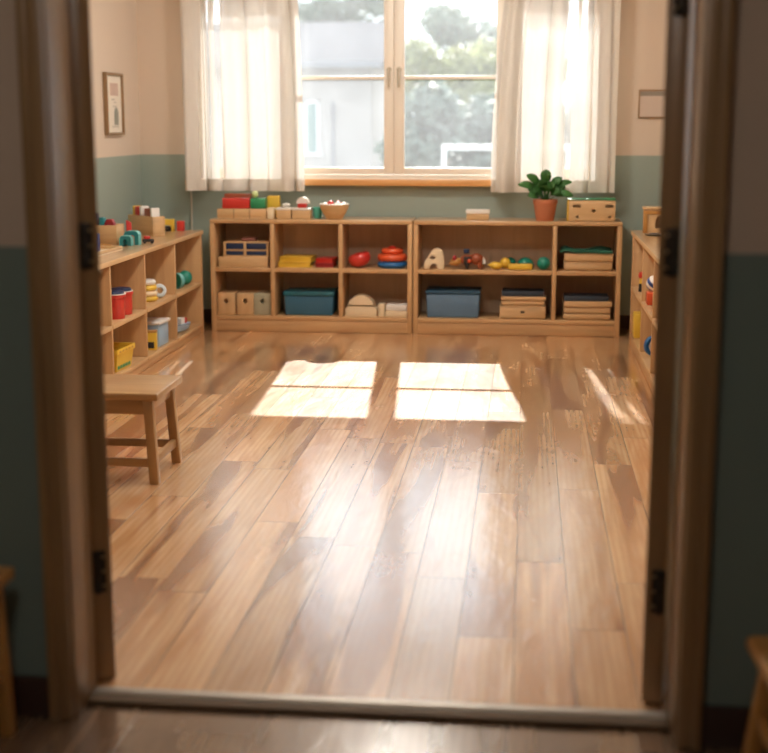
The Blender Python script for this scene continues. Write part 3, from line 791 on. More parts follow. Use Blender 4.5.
# ---- upper boards, first unit
r = thing('drawer_rack', 'wooden rack of four navy drawers on a wooden tray', 'toy rack', (-1.925, 9.195, ZU))
part_box('tray', 'pale_x', r, -0.172, 0.172, -0.12, 0.10, 0, 0.07)
for x in (-0.142, 0.0, 0.158): part_box('upright', 'pale_z', r, x-0.008+0.01, x+0.008+0.01, -0.10, 0.08, 0.0705, 0.172)
for z in (0.0705, 0.110, 0.164): part_box('rail', 'pale_x', r, -0.139, 0.175, -0.099, 0.079, z, z+0.009, bev=0.002)
for x0, x1 in ((-0.122, 0.0), (0.020, 0.158)):
    for z0, z1 in ((0.081, 0.108), (0.121, 0.162)):
        part_box('drawer', 'navy', r, x0, x1, -0.096, 0.07, z0, z1)
block('block', 0.10, 0.08, 0.022, 'pink', 'dusty pink slab lying on the navy drawer rack', 'block', (-1.90, 9.19, ZU+0.1735))
def book(name, w, d, h, mat, label, loc, rot=0, group=None):
    r = thing(name, label, 'book', loc, rot, group)
    part_box('cover', mat, r, -w/2, w/2, -d/2, d/2, 0, 0.005, bev=0.0015); part_box('cover', mat, r, -w/2, w/2, -d/2, d/2, h-0.005, h, bev=0.0015)
    part_box('spine', mat, r, -w/2+0.002, w/2-0.002, -d/2+0.005, -d/2+0.011, 0.0052, h-0.0052, bev=0.001)
    part_box('pages', mat, r, -w/2+0.005, w/2-0.005, -d/2+0.0115, d/2-0.006, 0.0053, h-0.0053, bev=0)
    return r
book('book', 0.225, 0.19, 0.036, 'yellow', 'lower yellow book of the pair in the shelf', (-1.575, 9.195, ZU), R(1))
book('book', 0.225, 0.19, 0.034, 'yellow', 'upper yellow book of the pair, set slightly askew', (-1.562, 9.214, ZU+0.0365), R(-5))
book('book', 0.125, 0.18, 0.03, 'darkred', 'lower dark red book beside the yellow pair', (-1.365, 9.20, ZU), R(-2))
book('book', 0.12, 0.18, 0.03, 'red', 'upper red book beside the yellow pair', (-1.360, 9.212, ZU+0.0305), R(-7))
# red tilted bowl
r = thing('toy_bowl', 'glossy red rounded bowl tipped on its side in the shelf', 'bowl', (-1.128, 9.155, ZU))
b = BM(); lathe(b, [(0,-0.05),(0.04,-0.045),(0.066,-0.025),(0.077,0.0),(0.074,0.025),(0.062,0.038),(0.057,0.036),(0.066,0.02),(0.066,0.0),(0.05,-0.02),(0,-0.03)], seg=36, M=Matrix.Translation((0,0,0.056)) @ Matrix.Rotation(R(-16), 4, 'Y') @ Matrix.Rotation(R(4), 4, 'X'))
obj('body', b, M['red'], r)
b = BM(); lathe(b, [(0,0.046),(0.03,0.044),(0.055,0.034),(0.058,0.03),(0,0.026)], seg=30, M=Matrix.Translation((0,0,0.056)) @ Matrix.Rotation(R(-16), 4, 'Y') @ Matrix.Rotation(R(4), 4, 'X')); obj('lid', b, M['red'], r)
def ring(label, loc, ro, h, mat):
    b = BM(); k = h/2; ri = 0.016
    pr = [(ro-k+k*math.cos(a), k+k*math.sin(a)) for a in [R(x) for x in range(-90, 91, 15)]]
    pr = [(ri, 0)] + pr + [(ri, h), (ri, 0)]
    lathe(b, pr, seg=36); bmesh.ops.remove_doubles(b, verts=b.verts[:], dist=1e-5)
    return one('stacking_ring', b, M[mat], label, 'stacking ring', loc, group='stacking rings in the shelf')
ring('wide blue stacking ring at the bottom of its tower', (-0.905, 9.17, ZU), 0.103, 0.046, 'ringblue')
ring('wide red stacking ring resting on the blue one', (-0.905, 9.17, ZU+0.0465), 0.103, 0.05, 'orange')
ring('small red stacking ring on top of the tower', (-0.905, 9.17, ZU+0.097), 0.076, 0.036, 'orange')
b = BM(); lathe(b, [(0,0),(0.026,0),(0.028,0.006),(0.02,0.013),(0,0.015)], seg=24); one('cap', b, M['red'], 'little red cap topping the stacking ring tower', 'cap', (-0.905, 9.17, ZU+0.1335))

# ---- upper boards, second unit
r = thing('wooden_arch_toy', 'cream wooden toy like a rounded letter with two dark holes', 'toy', (-0.613, 9.13, ZU))
po = [(-0.068,0),(-0.035,0),(-0.028,0.028),(-0.012,0.042),(0.006,0.042),(0.02,0.028),(0.024,0),(0.062,0),(0.066,0.02),(0.062,0.09),(0.05,0.125),(0.022,0.138),(-0.008,0.132),(-0.03,0.105),(-0.05,0.07),(-0.066,0.05),(-0.072,0.02)]
b = BM(); prism(b, po, -0.025, 0.025, 0.004); bd = obj('body', b, M['cream'], r)
c = BM(); lathe(c, [(0,0),(0.016,0),(0.016,0.1),(0,0.1)], seg=20, M=Matrix.Translation((-0.012,0.05,0.078)) @ Matrix.Diagonal((1.25,1,0.8,1)) @ Matrix.Rotation(R(90), 4, 'X')); bpy.context.view_layer.update(); cut(bd, c)
# toy dog
r = thing('toy_dog', 'brown and rust wooden toy dog with a dark hat block, lying on the shelf', 'toy animal', (-0.395, 9.14, ZU+0.005))
b = BM(); ball(b, (0.065,0,0.062), 0.042, (1.15,0.85,0.95)); ball(b, (0.0,0,0.055), 0.040, (1.2,0.85,0.9)); obj('body', b, M['rust'], r)
b = BM(); ball(b, (-0.072,-0.01,0.045), 0.03, (1.25,1,0.95)); ball(b, (-0.098,-0.015,0.036), 0.018, (1.2,1,0.85)); obj('head', b, M['honey_x'], r)
for sy in (-1,1):
    b = BM(); ball(b, (-0.082,-0.01+sy*0.022,0.068), 0.016, (0.9,0.5,1.2)); obj('ear', b, M['darkred'], r)
    for x in (0.0, 0.088):
        b = BM(); tube(b, [(x, sy*0.022, 0.045),(x+0.004, sy*0.024, 0.012),(x, sy*0.024, 0.0)], [0.017,0.013,0.014], 12); obj('leg', b, M['rust'] if x else M['black'], r)
b = BM(); tube(b, [(0.106,0,0.07),(0.118,-0.005,0.052),(0.118,-0.01,0.03)], [0.010,0.009,0.011], 8); obj('tail', b, M['white'], r)
b = BM(); ball(b, (-0.116,-0.018,0.040), 0.006, sub=2); obj('nose', b, M['black'], r)
b = BM(); box(b, -0.02, 0.032, -0.036, 0.036, 0.030, 0.080, 0.008); obj('saddle', b, M['black'], r)
b = BM(); ball(b, (0.018,-0.030,0.052), 0.014, (1,0.9,1.2)); obj('spot', b, M['orange'], r)
block('block', 0.04, 0.04, 0.03, 'navy', 'small navy block balanced on the toy dog', 'block', (-0.397, 9.145, ZU+0.104))
b = BM(); ball(b, (0,0,0.022), 0.022); one('bead', b, M['honey_x'], 'honey brown bead beside the tail of the toy dog', 'bead', (-0.30, 9.215, ZU))
b = BM(); ball(b, (0,0,0.026), 0.034, (1.3,0.9,0.76)); ball(b, (-0.04,0,0.03), 0.012, (1.3,0.8,0.7)); one('toy_lemon', b, M['yellow'], 'yellow lemon shape lying between the toy dog and the yellow bar', 'toy fruit', (-0.195, 9.12, ZU))
b = BM(); ball(b, (0,0,0.037), 0.037); one('ball', b, M['yellow'], 'mustard yellow ball behind the lemon shape', 'ball', (-0.135, 9.185, ZU))
b = BM(); ball(b, (0,0,0.034), 0.042, (1,1,0.8)); one('ball', b, M['tealgreen'], 'dark green ball at the back, behind the mustard ball', 'ball', (-0.105, 9.285, ZU))
block('bar', 0.165, 0.05, 0.042, 'yellow', 'long yellow bar lying in front of the green dome', 'block', (-0.033, 9.12, ZU), R(-1), bev=0.012)
b = BM(); lathe(b, [(0,0),(0.055,0),(0.06,0.02),(0.05,0.05),(0.028,0.068),(0,0.074)], seg=28); one('dome', b, M['tealgreen'], 'dark green dome behind the long yellow bar', 'toy', (0.0, 9.225, ZU))
b = BM(); ball(b, (0,0,0.044), 0.044); one('ball', b, M['tealgreen'], 'teal green ball close to the shelf divider', 'ball', (0.123, 9.13, ZU))
def slab(w, d, h, label, loc, rot=0):
    b = BM(); box(b, -w/2+0.014, w/2-0.014, -d/2+0.014, d/2-0.014, 0, 0.009); box(b, -w/2, w/2, -d/2, d/2, 0.008, h, 0.003)
    return one('board', b, M['pale_x'], label, 'board', loc, rot)
def flatbox(w, d, h, label, loc, rot=0, mat='pale_x', knob=False, name='flat_box'):
    r = thing(name, label, 'box', loc, rot)
    b = BM(); box(b, -w/2+0.014, w/2-0.014, -d/2+0.014, d/2-0.014, 0, 0.009); box(b, -w/2, w/2, -d/2, d/2, 0.008, h-0.0085, 0.003); obj('body', b, M[mat], r); part_box('lid', mat, r, -w/2-0.002, w/2+0.002, -d/2-0.002, d/2+0.002, h-0.008, h, bev=0.002)
    if knob:
        b = BM(); lathe(b, [(0,0),(0.012,0),(0.009,0.006),(0,0.007)], seg=16, M=Matrix.Translation((0.0,-d/2+0.0005,h*0.55)) @ Matrix.Rotation(R(90), 4, 'X') @ Matrix.Diagonal((1.3,0.7,1,1))); obj('knob', b, M['black'], r)
    return r
flatbox(0.318, 0.20, 0.056, 'lower pale wooden box under the green cloth', (0.418, 9.19, ZU))
flatbox(0.322, 0.20, 0.058, 'upper pale wooden box with the green cloth on it', (0.421, 9.19, ZU+0.0565))
b = BM(); g = []
nx, ny = 36, 20
for j in range(ny+1):
    row = []
    for i in range(nx+1):
        u, v = i/nx, j/ny; x = -0.172+0.344*u; y = -0.105+0.2*v
        z = 0.012+0.022*max(0, mnoise.noise(Vector((u*3.1, v*2.2, 3.3)))+0.55) + 0.012*math.sin(u*8+v*2)*v
        if u < 0.06: z -= 0.010*(1-u/0.06)
        row.append(b.verts.new((x+0.006*math.sin(v*9), y+0.005*math.sin(u*13), max(0.003, z))))
    g.append(row)
for j in range(ny):
    for i in range(nx): b.faces.new((g[j][i], g[j][i+1], g[j+1][i+1], g[j+1][i]))
r_ = bmesh.ops.extrude_face_region(b, geom=b.faces[:])
for v in [e for e in r_['geom'] if isinstance(e, bmesh.types.BMVert)]: v.co.z = max(0.0, v.co.z-0.012 if v.co.z > 0.014 else 0.0)
one('cloth', b, M['darkgreen'], 'crumpled dark green cloth folded over the wooden boxes', 'cloth', (0.405, 9.19, ZU+0.115))

# ---- bottom boards
for x, m, l in ((-2.049, 'pale_z', 'pale wooden box with a round hole, against the shelf side'), (-1.917, 'pale_z', 'pale wooden box with a round hole, middle of three'), (-1.796, 'greywood', 'grey-green wooden box with a round hole, beside the divider')):
    b = BM(); box(b, -0.060, 0.060, -0.09, 0.09, 0, 0.152, 0.005); o = one('hole_box', b, M[m], l, 'box', (x, 9.175, ZD), group='boxes with a round hole')
    c = BM(); lathe(c, [(0,0),(0.0165,0),(0.0165,0.07),(0,0.07)], seg=20, M=Matrix.Translation((0,-0.04,0.098)) @ Matrix.Rotation(R(90), 4, 'X')); bpy.context.view_layer.update(); cut(o, c)
def bin_(label, w, d, h, lid, m1, m2, loc):
    r = thing('storage_bin', label, 'storage box', loc)
    b = BM()
    vs_ = []
    box(b, -w/2, w/2, -d/2, d/2, 0, h-lid, 0.010, 3)
    for v in b.verts:
        k = 0.96+0.04*v.co.z/h; v.co.x *= k; v.co.y *= k
    obj('body', b, M[m1], r)
    part_box('lid', m2, r, -w/2-0.005, w/2+0.005, -d/2-0.005, d/2+0.005, h-lid+0.0005, h, bev=0.006)
    return r
bin_('dark teal storage box with lid, in the middle bottom compartment', 0.345, 0.25, 0.165, 0.03, 'binteal', 'bintealid', (-1.478, 9.235, ZD))
bin_('slate blue storage box with a darker lid', 0.365, 0.27, 0.185, 0.022, 'binblue', 'binbluelid', (-0.485, 9.23, ZD))
r = thing('arch_box', 'cream arch-shaped box with a dark slot', 'toy box', (-1.116, 9.16, ZD))
b = BM(); prism(b, [(-0.108,0),(0.108,0),(0.108,0.05)]+arc(0,0.05,0.094,5,175,22)+[(-0.108,0.05)], -0.06, 0.06, 0.004); o = obj('body', b, M['cream'], r)
c = BM(); box(c, -0.088, 0.088, -0.09, -0.02, 0.068, 0.080); bpy.context.view_layer.update(); cut(o, c)
block('block', 0.045, 0.09, 0.088, 'cream', 'upright cream block beside the arch-shaped box', 'block', (-0.973, 9.14, ZD))
block('block', 0.15, 0.11, 0.042, 'cream', 'lower cream slab beside the upright cream block', 'block', (-0.872, 9.15, ZD))
block('block', 0.145, 0.11, 0.042, 'white', 'upper whitish slab lying on the cream slab', 'block', (-0.869, 9.15, ZD+0.0425), R(-1))
flatbox(0.308, 0.22, 0.088, 'pale wooden box with a small dark knob at the bottom of the stack', (-0.012, 9.195, ZD), knob=True, name='drawer_box')
slab(0.290, 0.2, 0.031, 'lower pale board between the knobbed box and the dark box', (-0.010, 9.200, ZD+0.0885))
slab(0.300, 0.2, 0.031, 'upper pale board just under the dark navy case', (-0.008, 9.194, ZD+0.1198), R(0.6))
block('flat_case', 0.285, 0.20, 0.036, 'slate', 'dark navy flat case on the boards over the knobbed box', 'case', (-0.012, 9.20, ZD+0.1512))
for k, (w_, l) in enumerate(((0.312, 'lowest of three pale boards under the slate case'), (0.308, 'middle one of three pale boards under the slate case'), (0.322, 'uppermost of three pale boards, touching the slate case'))):
    slab(w_, 0.21, 0.040 if k < 2 else 0.044, l, (0.418+0.004*(k == 2), (9.192, 9.196, 9.190)[k], ZD+0.0405*k), R(0.5*k))
block('flat_case', 0.30, 0.20, 0.034, 'slate', 'slate grey flat case on three pale boards near the corner', 'case', (0.414, 9.195, ZD+0.1255))

# ---- long shelf along the picture wall
ZL = HS+0.0005
r = thing('block_bin', 'wooden bin of blocks on the long shelf, beside the teal arches', 'toy bin', (-2.51, 7.87, ZL))
part_box('base', 'oak_x', r, -0.10, 0.10, -0.08, 0.08, 0, 0.01)
part_box('side', 'oak_x', r, -0.10, 0.10, -0.08, -0.07, 0.0105, 0.118); part_box('side', 'oak_x', r, -0.10, 0.10, 0.07, 0.08, 0.0105, 0.118)
part_box('side', 'pale_y', r, 0.091, 0.10, -0.0695, 0.0695, 0.0105, 0.118); part_box('side', 'pale_y', r, -0.10, -0.091, -0.0695, 0.0695, 0.0105, 0.118)
block('block', 0.035, 0.05, 0.175, 'navy', 'tall navy block standing in the wooden bin', 'block', (-2.556, 7.85, ZL+0.011))
block('block', 0.032, 0.05, 0.15, 'teal', 'short teal block standing in the wooden bin', 'block', (-2.512, 7.85, ZL+0.011))
b = BM(); prism(b, [(-0.03,0),(0.03,0),(0.03,0.06),(0.015,0.085),(-0.015,0.085),(-0.03,0.06)], -0.025, 0.025, 0.006); one('block', b, M['darkred'], 'dark red rounded block at the end of the wooden bin', 'block', (-2.465, 7.85, ZL+0.066))
block('block', 0.085, 0.05, 0.054, 'red', 'red block lying flat inside the wooden bin', 'block', (-2.466, 7.85, ZL+0.0108))
b = BM(); prism(b, [(-0.02,0),(0.02,0),(0.012,0.12),(-0.018,0.135)], -0.02, 0.02, 0.005); one('block', b, M['red'], 'bright red leaning wedge just outside the wooden bin', 'block', (-2.40, 8.02, ZL), R(20))
def arch_block(w, h, t, d, mat, edge, label, loc, rot=0):
    r = thing('arch_block', label, 'block', loc, rot, 'teal arch blocks')
    def outl(w, h, rr): return [(-w/2,0)]+arc(-w/2+rr,h-rr,rr,180,90,6)+arc(w/2-rr,h-rr,rr,90,0,6)+[(w/2,0)]
    o_, i_ = outl(w, h, w*0.28), outl(w-2*t, h-t, (w-2*t)*0.28)
    b = BM(); prism(b, o_+i_[::-1], -d/2, d/2, 0.0); obj('body', b, M[mat], r)
    o2 = outl(w+0.008, h+0.004, w*0.28+0.004)
    b = BM(); prism(b, o2+o_[::-1], -d/2-0.001, d/2+0.001, 0.0); obj('edge', b, M[edge], r)
    return r
arch_block(0.085, 0.08, 0.023, 0.05, 'teal', 'tealedge', 'larger teal arch block behind the smaller one', (-2.335, 7.86, ZL))
arch_block(0.066, 0.056, 0.02, 0.045, 'teal', 'tealedge', 'smaller teal arch block in front of the larger one', (-2.352, 7.79, ZL))
r = thing('toy_car', 'tiny dark toy car with a red roof beside the teal arches', 'toy car', (-2.265, 7.95, ZL), R(20))
part_box('body', 'black', r, -0.035, 0.035, -0.018, 0.018, 0.008, 0.026, bev=0.005); part_box('cabin', 'red', r, -0.026, 0.012, -0.016, 0.016, 0.0265, 0.045, bev=0.005)
for x in (-0.022, 0.022):
    for y in (-0.019, 0.019):
        b = BM(); lathe(b, [(0,-0.004),(0.0085,-0.004),(0.0095,0),(0.0085,0.004),(0,0.004)], seg=14, M=Matrix.Translation((x,y,0.0095)) @ Matrix.Rotation(R(90), 4, 'X')); obj('wheel', b, M['black'], r)
r = thing('shallow_tray', 'long shallow cream tray lying along the front of the shelf top', 'tray', (-2.37, 7.16, ZL), R(-2))
part_box('base', 'cream', r, -0.07, 0.07, -0.34, 0.34, 0, 0.008)
for x in (-0.066, 0.066): part_box('side', 'pale_y', r, x-0.005, x+0.005, -0.34, 0.34, 0.0085, 0.026)
for y in (-0.335, 0.335): part_box('side', 'pale_x', r, -0.06, 0.06, y-0.005, y+0.005, 0.0085, 0.026)
block('block', 0.055, 0.05, 0.10, 'blue', 'blue block standing in the shallow cream tray', 'block', (-2.395, 7.32, ZL+0.009), R(4))
b = BM(); tube(b, [(-0.07,0,0.006),(0.07,0.004,0.006)], 0.006, 8); one('stick', b, M['honey_x'], 'thin wooden stick lying before the wooden bin', 'stick', (-2.50, 7.74, ZL), R(3))
r = thing('block_box', 'long oak box set askew near the corner, blocks standing in it', 'toy box', (-2.45, 8.57, ZL), R(-44))
part_box('base', 'pale_x', r, -0.16, 0.16, -0.045, 0.045, 0, 0.01)
part_box('side', 'pale_x', r, -0.16, 0.16, -0.045, -0.036, 0.0105, 0.125); part_box('side', 'pale_x', r, -0.16, 0.16, 0.036, 0.045, 0.0105, 0.125)
part_box('side', 'pale_y', r, -0.16, -0.151, -0.0355, 0.0355, 0.0105, 0.125); part_box('side', 'pale_y', r, 0.151, 0.16, -0.0355, 0.0355, 0.0105, 0.125)
def inbox(x, w, h, m, l):
    a = R(-44); block('block', w, 0.06, h, m, l, 'block', (-2.45+x*math.cos(a), 8.57+x*math.sin(a), ZL+0.0108), a)
inbox(-0.110, 0.022, 0.172, 'yellow', 'yellow block at the end of the askew oak box')
inbox(-0.066, 0.056, 0.170, 'red', 'bright red block in the askew oak box, between yellow and white')
inbox(-0.022, 0.022, 0.174, 'white', 'white block in the askew oak box, beside the bright red one')
inbox(0.06, 0.068, 0.162, 'rust', 'rust red block in the askew oak box')
inbox(0.112, 0.024, 0.168, 'white', 'white block in the askew oak box, beside the rust red one')
r = thing('bridge_block', 'yellow bridge block behind the askew oak box', 'block', (-2.40, 8.90, ZL), R(4))
b = BM(); prism(b, [(-0.048,0),(-0.03,0),(-0.03,0.042),(0.03,0.042),(0.03,0),(0.048,0),(0.048,0.078),(-0.048,0.078)], -0.025, 0.025, 0.003); obj('body', b, M['yellow'], r)
part_box('insert', 'black', r, -0.0295, 0.0295, -0.018, 0.02, 0, 0.03)
block('block', 0.05, 0.05, 0.066, 'red', 'small red block at the far end of the long shelf, beside the bridge block', 'block', (-2.31, 8.91, ZL), R(8))

ZM, ZB = 0.3525, 0.0705
def canister(label, loc, r0, h):
    r = thing('canister', label, 'canister', loc, 0, 'red canisters')
    b = BM(); lathe(b, [(0,0),(r0*0.94,0),(r0*0.97,0.004),(r0,h*0.76),(0,h*0.76)], seg=32); obj('body', b, M['red'], r)
    b = BM(); lathe(b, [(0,h*0.765),(r0*1.08,h*0.765),(r0*1.1,h*0.78),(r0*1.1,h*0.88),(r0*1.04,h*0.9),(0,h*0.9)], seg=32); l_ = obj('lid', b, M['red'], r)
    b = BM(); lathe(b, [(0,h*0.9+0.0005),(r0*0.98,h*0.9+0.0005),(r0*0.9,h*1.02),(r0*0.4,h*1.05),(0,h*1.05)], seg=32); obj('lid_cap', b, M['navy'], l_)
    b = BM(); lathe(b, [(r0*1.0,h*0.895),(r0*1.11,h*0.895),(r0*1.11,h*0.925),(r0*1.0,h*0.925)], seg=32); obj('lid_rim', b, M['white'], l_)
canister('red canister with a navy lid, in front of its twin', (-2.26, 7.20, ZM), 0.064, 0.15)
canister('red canister with a navy lid, standing behind its twin', (-2.265, 7.37, ZM), 0.060, 0.145)
for k, (rr, m, l) in enumerate(((0.072, 'yellow', 'lowest yellow ring of the tower in the long shelf'), (0.07, 'cream', 'cream ring second from the bottom of the tower in the long shelf'), (0.066, 'yellow', 'yellow ring in the middle of the tower in the long shelf'), (0.058, 'white', 'white ring near the top of the tower in the long shelf'))):
    b = BM(); h = 0.033
    lathe(b, [(0.015,0)]+[(rr-h/2+h/2*math.cos(R(a)), h/2+h/2*math.sin(R(a))) for a in range(-90,91,18)]+[(0.015,h)], seg=32)
    one('toy_ring', b, M[m], l, 'stacking ring', (-2.285+0.003*k, 7.93-0.004*k, ZM+k*0.0335), group='rings in the long shelf')
b = BM(); lathe(b, [(0.02,-0.014)]+[(0.030+0.013*math.cos(R(a)), 0.014*math.sin(R(a))) for a in range(-90,91,18)]+[(0.02,0.014),(0.02,-0.014)], seg=32, M=Matrix.Translation((0,0,0.046)) @ Matrix.Rotation(R(75), 4, 'Y') @ Matrix.Rotation(R(10), 4, 'X'))
one('toy_ring', b, M['ringpale'], 'pale bluish white ring standing on edge beside the ring tower', 'stacking ring', (-2.24, 8.08, ZM), R(-50), group='rings in the long shelf')
r = thing('toy_disc', 'teal disc with lighter rim leaning in the far compartment', 'toy', (-2.25, 8.55, ZM), R(-28))
MT = Matrix.Translation((0,0,0.052)) @ Matrix.Rotation(R(90), 4, 'X')
b = BM(); lathe(b, [(0,-0.012),(0.044,-0.012),(0.044,0.012),(0,0.012)], seg=32, M=MT); obj('body', b, M['tealgreen'], r)
b = BM(); lathe(b, [(0.0442,-0.014),(0.052,-0.014),(0.052,0.014),(0.0442,0.014),(0.0442,-0.014)], seg=32, M=MT); obj('rim', b, M['tealedge'], r)
b = BM(); ball(b, (0,0,0.048), 0.048); one('ball', b, M['tealgreen'], 'large green ball behind the teal disc', 'ball', (-2.255, 8.77, ZM))
# yellow basket
r = thing('basket', 'yellow plastic basket with slotted rim and green pictures', 'basket', (-2.295, 7.19, ZB), R(-4))
def taper_box(w, d, h, k, t):
    b = BM(); r1, r0 = [], []
    cs = ((-1,-1),(1,-1),(1,1),(-1,1))
    A = [[b.verts.new((sx*(w/2-o)*s, sy*(d/2-o)*s, z)) for sx, sy in cs] for (s, z, o) in ((k,0,0),(1,h,0),(1,h,t),(k,t,t))]
    b.faces.new(A[0]); b.faces.new(A[3])
    for p, q in zip(A, A[1:]):
        for i in range(4): b.faces.new((p[i], p[(i+1)%4], q[(i+1)%4], q[i]))
    return b
obj('body', taper_box(0.20, 0.26, 0.105, 0.86, 0.005), M['yellow'], r)
b = BM()
w_, d_, z0, z1 = 0.212, 0.272, 0.097, 0.127
box(b, -w_/2, w_/2, -d_/2, -d_/2+0.006, z0, z1, 0.002); box(b, -w_/2, w_/2, d_/2-0.006, d_/2, z0, z1, 0.002)
box(b, -w_/2, -w_/2+0.006, -d_/2+0.006, d_/2-0.006, z0, z1, 0.002); box(b, w_/2-0.006, w_/2, -d_/2+0.006, d_/2-0.006, z0, z1, 0.002)
rm = obj('rim', b, M['yellow'], r)
b = BM()
for k in range(5): box(b, w_/2-0.001, w_/2+0.0006, -0.105+k*0.046, -0.080+k*0.046, 0.107, 0.117)
for k in range(3): box(b, -0.07+k*0.05, -0.045+k*0.05, -d_/2-0.0006, -d_/2+0.001, 0.107, 0.117)
obj('slot', b, M['honey_x'], rm)
b = BM()
for k, (h_) in enumerate((0.05, 0.075, 0.06, 0.07, 0.045)):
    prism(b, [(-0.016,0.012),(0.016,0.012),(0.012,h_),(0,h_+0.014),(-0.012,h_)], -0.0008, 0.0008, M=Matrix.Translation((0.093,-0.085+k*0.04,0.002)) @ Matrix.Rotation(R(-7.0), 4, 'Y') @ Matrix.Rotation(R(90), 4, 'Z'))
obj('green_picture', b, M['green'], r)
b = BM()
for k, (h_) in enumerate((0.06, 0.05, 0.07)):
    prism(b, [(-0.02,0.012),(0.02,0.012),(0.014,h_),(0,h_+0.014),(-0.014,h_)], -0.0008, 0.0008, M=Matrix.Translation((-0.055+k*0.05,-0.121,0.002)) @ Matrix.Rotation(R(8.0), 4, 'X'))
obj('green_picture', b, M['lime'], r)
lidded('toy_box', 0.17, 0.19, 0.155, 0.018, 'paleblue', 'white', 'pale blue box with a white overhanging lid, bottom of the long shelf', 'box', (-2.29, 8.02, ZB), R(-3), over=0.012)
r = thing('toy_lantern', 'yellow, black and red toy standing against the pale blue box', 'toy', (-2.235, 7.84, ZB), R(10))
part_box('body', 'yellow', r, -0.035, 0.035, -0.03, 0.03, 0, 0.105); part_box('window', 'black', r, -0.02, 0.02, -0.0315, -0.0295, 0.012, 0.05, bev=0.0004); part_box('stripe', 'red', r, -0.036, -0.021, -0.0312, -0.0295, 0.005, 0.07, bev=0.0004)
part_box('roof', 'honey_x', r, -0.037, 0.037, -0.032, 0.032, 0.1055, 0.116)
r = thing('toy_boat', 'pale blue toy boat with a white and red cabin', 'toy boat', (-2.238, 8.56, ZB), R(80))
b = BM(); rows = []
for i in range(9):
    u = i/8; x = -0.10+0.20*u; wv = 0.05*math.sin(math.pi*(0.16+0.72*u))**0.8
    rows.append([b.verts.new((x*f, y*wv, z)) for f, y, z in ((1.05,-1,0.05),(0.95,-0.7,0.012),(0.9,0,0.0),(0.95,0.7,0.012),(1.05,1,0.05))])
for a, c in zip(rows, rows[1:]):
    for k in range(4): b.faces.new((a[k], a[k+1], c[k+1], c[k]))
    b.faces.new((a[4], a[0], c[0], c[4]))
b.faces.new(rows[0]); b.faces.new(rows[-1]); obj('hull', b, M['paleblue'], r)
part_box('cabin', 'white', r, -0.045, 0.01, -0.026, 0.026, 0.0505, 0.092); part_box('cargo', 'red', r, 0.016, 0.06, -0.02, 0.02, 0.0505, 0.085)

# ---- shelf beside the back corner
ZR = 0.7405
r = thing('arch_house', 'wooden box with a dark arched doorway on the corner shelf', 'toy house', (0.835, 8.60, ZR), R(-4))
b = BM(); box(b, -0.105, 0.105, -0.07, 0.07, 0, 0.145, 0.004); o = obj('body', b, M['pale_z'], r)
c = BM(); prism(c, [(-0.03,0.03),(0.03,0.03)]+arc(0,0.075,0.03,0,180,12), -0.1, 0.03, M=Matrix.Translation((0.0,0,0.0))); bpy.context.view_layer.update(); cut(o, c)
part_box('front_frame', 'honey_x', r, -0.107, 0.107, -0.0765, -0.0705, 0.118, 0.14, bev=0.001); part_box('front_frame', 'honey_x', r, -0.107, -0.08, -0.0765, -0.0705, 0.0, 0.1175, bev=0.001)
part_box('roof', 'pale_x', r, -0.112, 0.112, -0.078, 0.078, 0.1455, 0.158)
r = thing('small_dish', 'flat metal dish on the corner shelf beside the arched box', 'dish', (0.78, 8.36, ZR))
b = BM(); lathe(b, [(0,0),(0.05,0),(0.065,0.01),(0.062,0.011),(0.048,0.003),(0,0.003)], seg=32); obj('body', b, M['steel'], r)
b = BM(); lathe(b, [(0,0.0032),(0.04,0.0032),(0.03,0.012),(0,0.012)], seg=24); obj('cake', b, M['slate'], r)
r = thing('peg_figure', 'wooden peg figure in red, yellow and black', 'toy', (0.722, 8.40, 0.3905))
for nm, m, z0, z1, w_ in (('base','black',0,0.05,0.024),('waist','yellow',0.0505,0.085,0.02)):
    b = BM(); lathe(b, [(0,z0),(w_,z0),(w_*0.92,z1),(0,z1)], seg=20); obj(nm, b, M[m], r)
b = BM(); lathe(b, [(0,0.0855),(0.024,0.0855),(0.026,0.1),(0.022,0.12),(0,0.126)], seg=20); obj('head', b, M['red'], r)
block('block', 0.085, 0.10, 0.075, 'orange', 'orange red block under the blue and white ball', 'block', (0.737, 7.80, 0.3905), bev=0.01)
r = thing('striped_ball', 'blue and white striped ball resting on the orange red block', 'ball', (0.737, 7.80, 0.4665))
MB_ = Matrix.Translation((0,0,0.046)) @ Matrix.Rotation(R(35), 4, 'X') @ Matrix.Rotation(R(25), 4, 'Y')
def zone(a0, a1, mat, nm):
    b = BM(); lathe(b, [(0.046*math.cos(R(a)), 0.046*math.sin(R(a))) for a in [a0+(a1-a0)*i/8 for i in range(9)]], seg=32, M=MB_); obj(nm, b, M[mat], r)
zone(-90, -28, 'ringblue', 'blue_cap'); zone(-28, -2, 'white', 'white_band'); zone(-2, 24, 'blue', 'blue_band'); zone(24, 90, 'white', 'white_cap')
block('box', 0.105, 0.12, 0.155, 'yellow', 'plain yellow box at the bottom of the corner shelf', 'box', (0.737, 8.52, 0.0885))
r = thing('wheel_toy', 'blue and white wheel standing at the bottom of the corner shelf', 'toy', (0.752, 7.80, 0.0885), R(14))
MT = Matrix.Translation((0,0,0.062)) @ Matrix.Rotation(R(90), 4, 'X')
b = BM(); lathe(b, [(0.042,-0.02),(0.058,-0.02),(0.062,-0.012),(0.062,0.012),(0.058,0.02),(0.042,0.02),(0.042,-0.02)], seg=36, M=MT); obj('tyre', b, M['ringblue'], r)
b = BM(); lathe(b, [(0,-0.016),(0.0418,-0.016),(0.0418,0.016),(0,0.016)], seg=30, M=MT); obj('disc', b, M['white'], r)
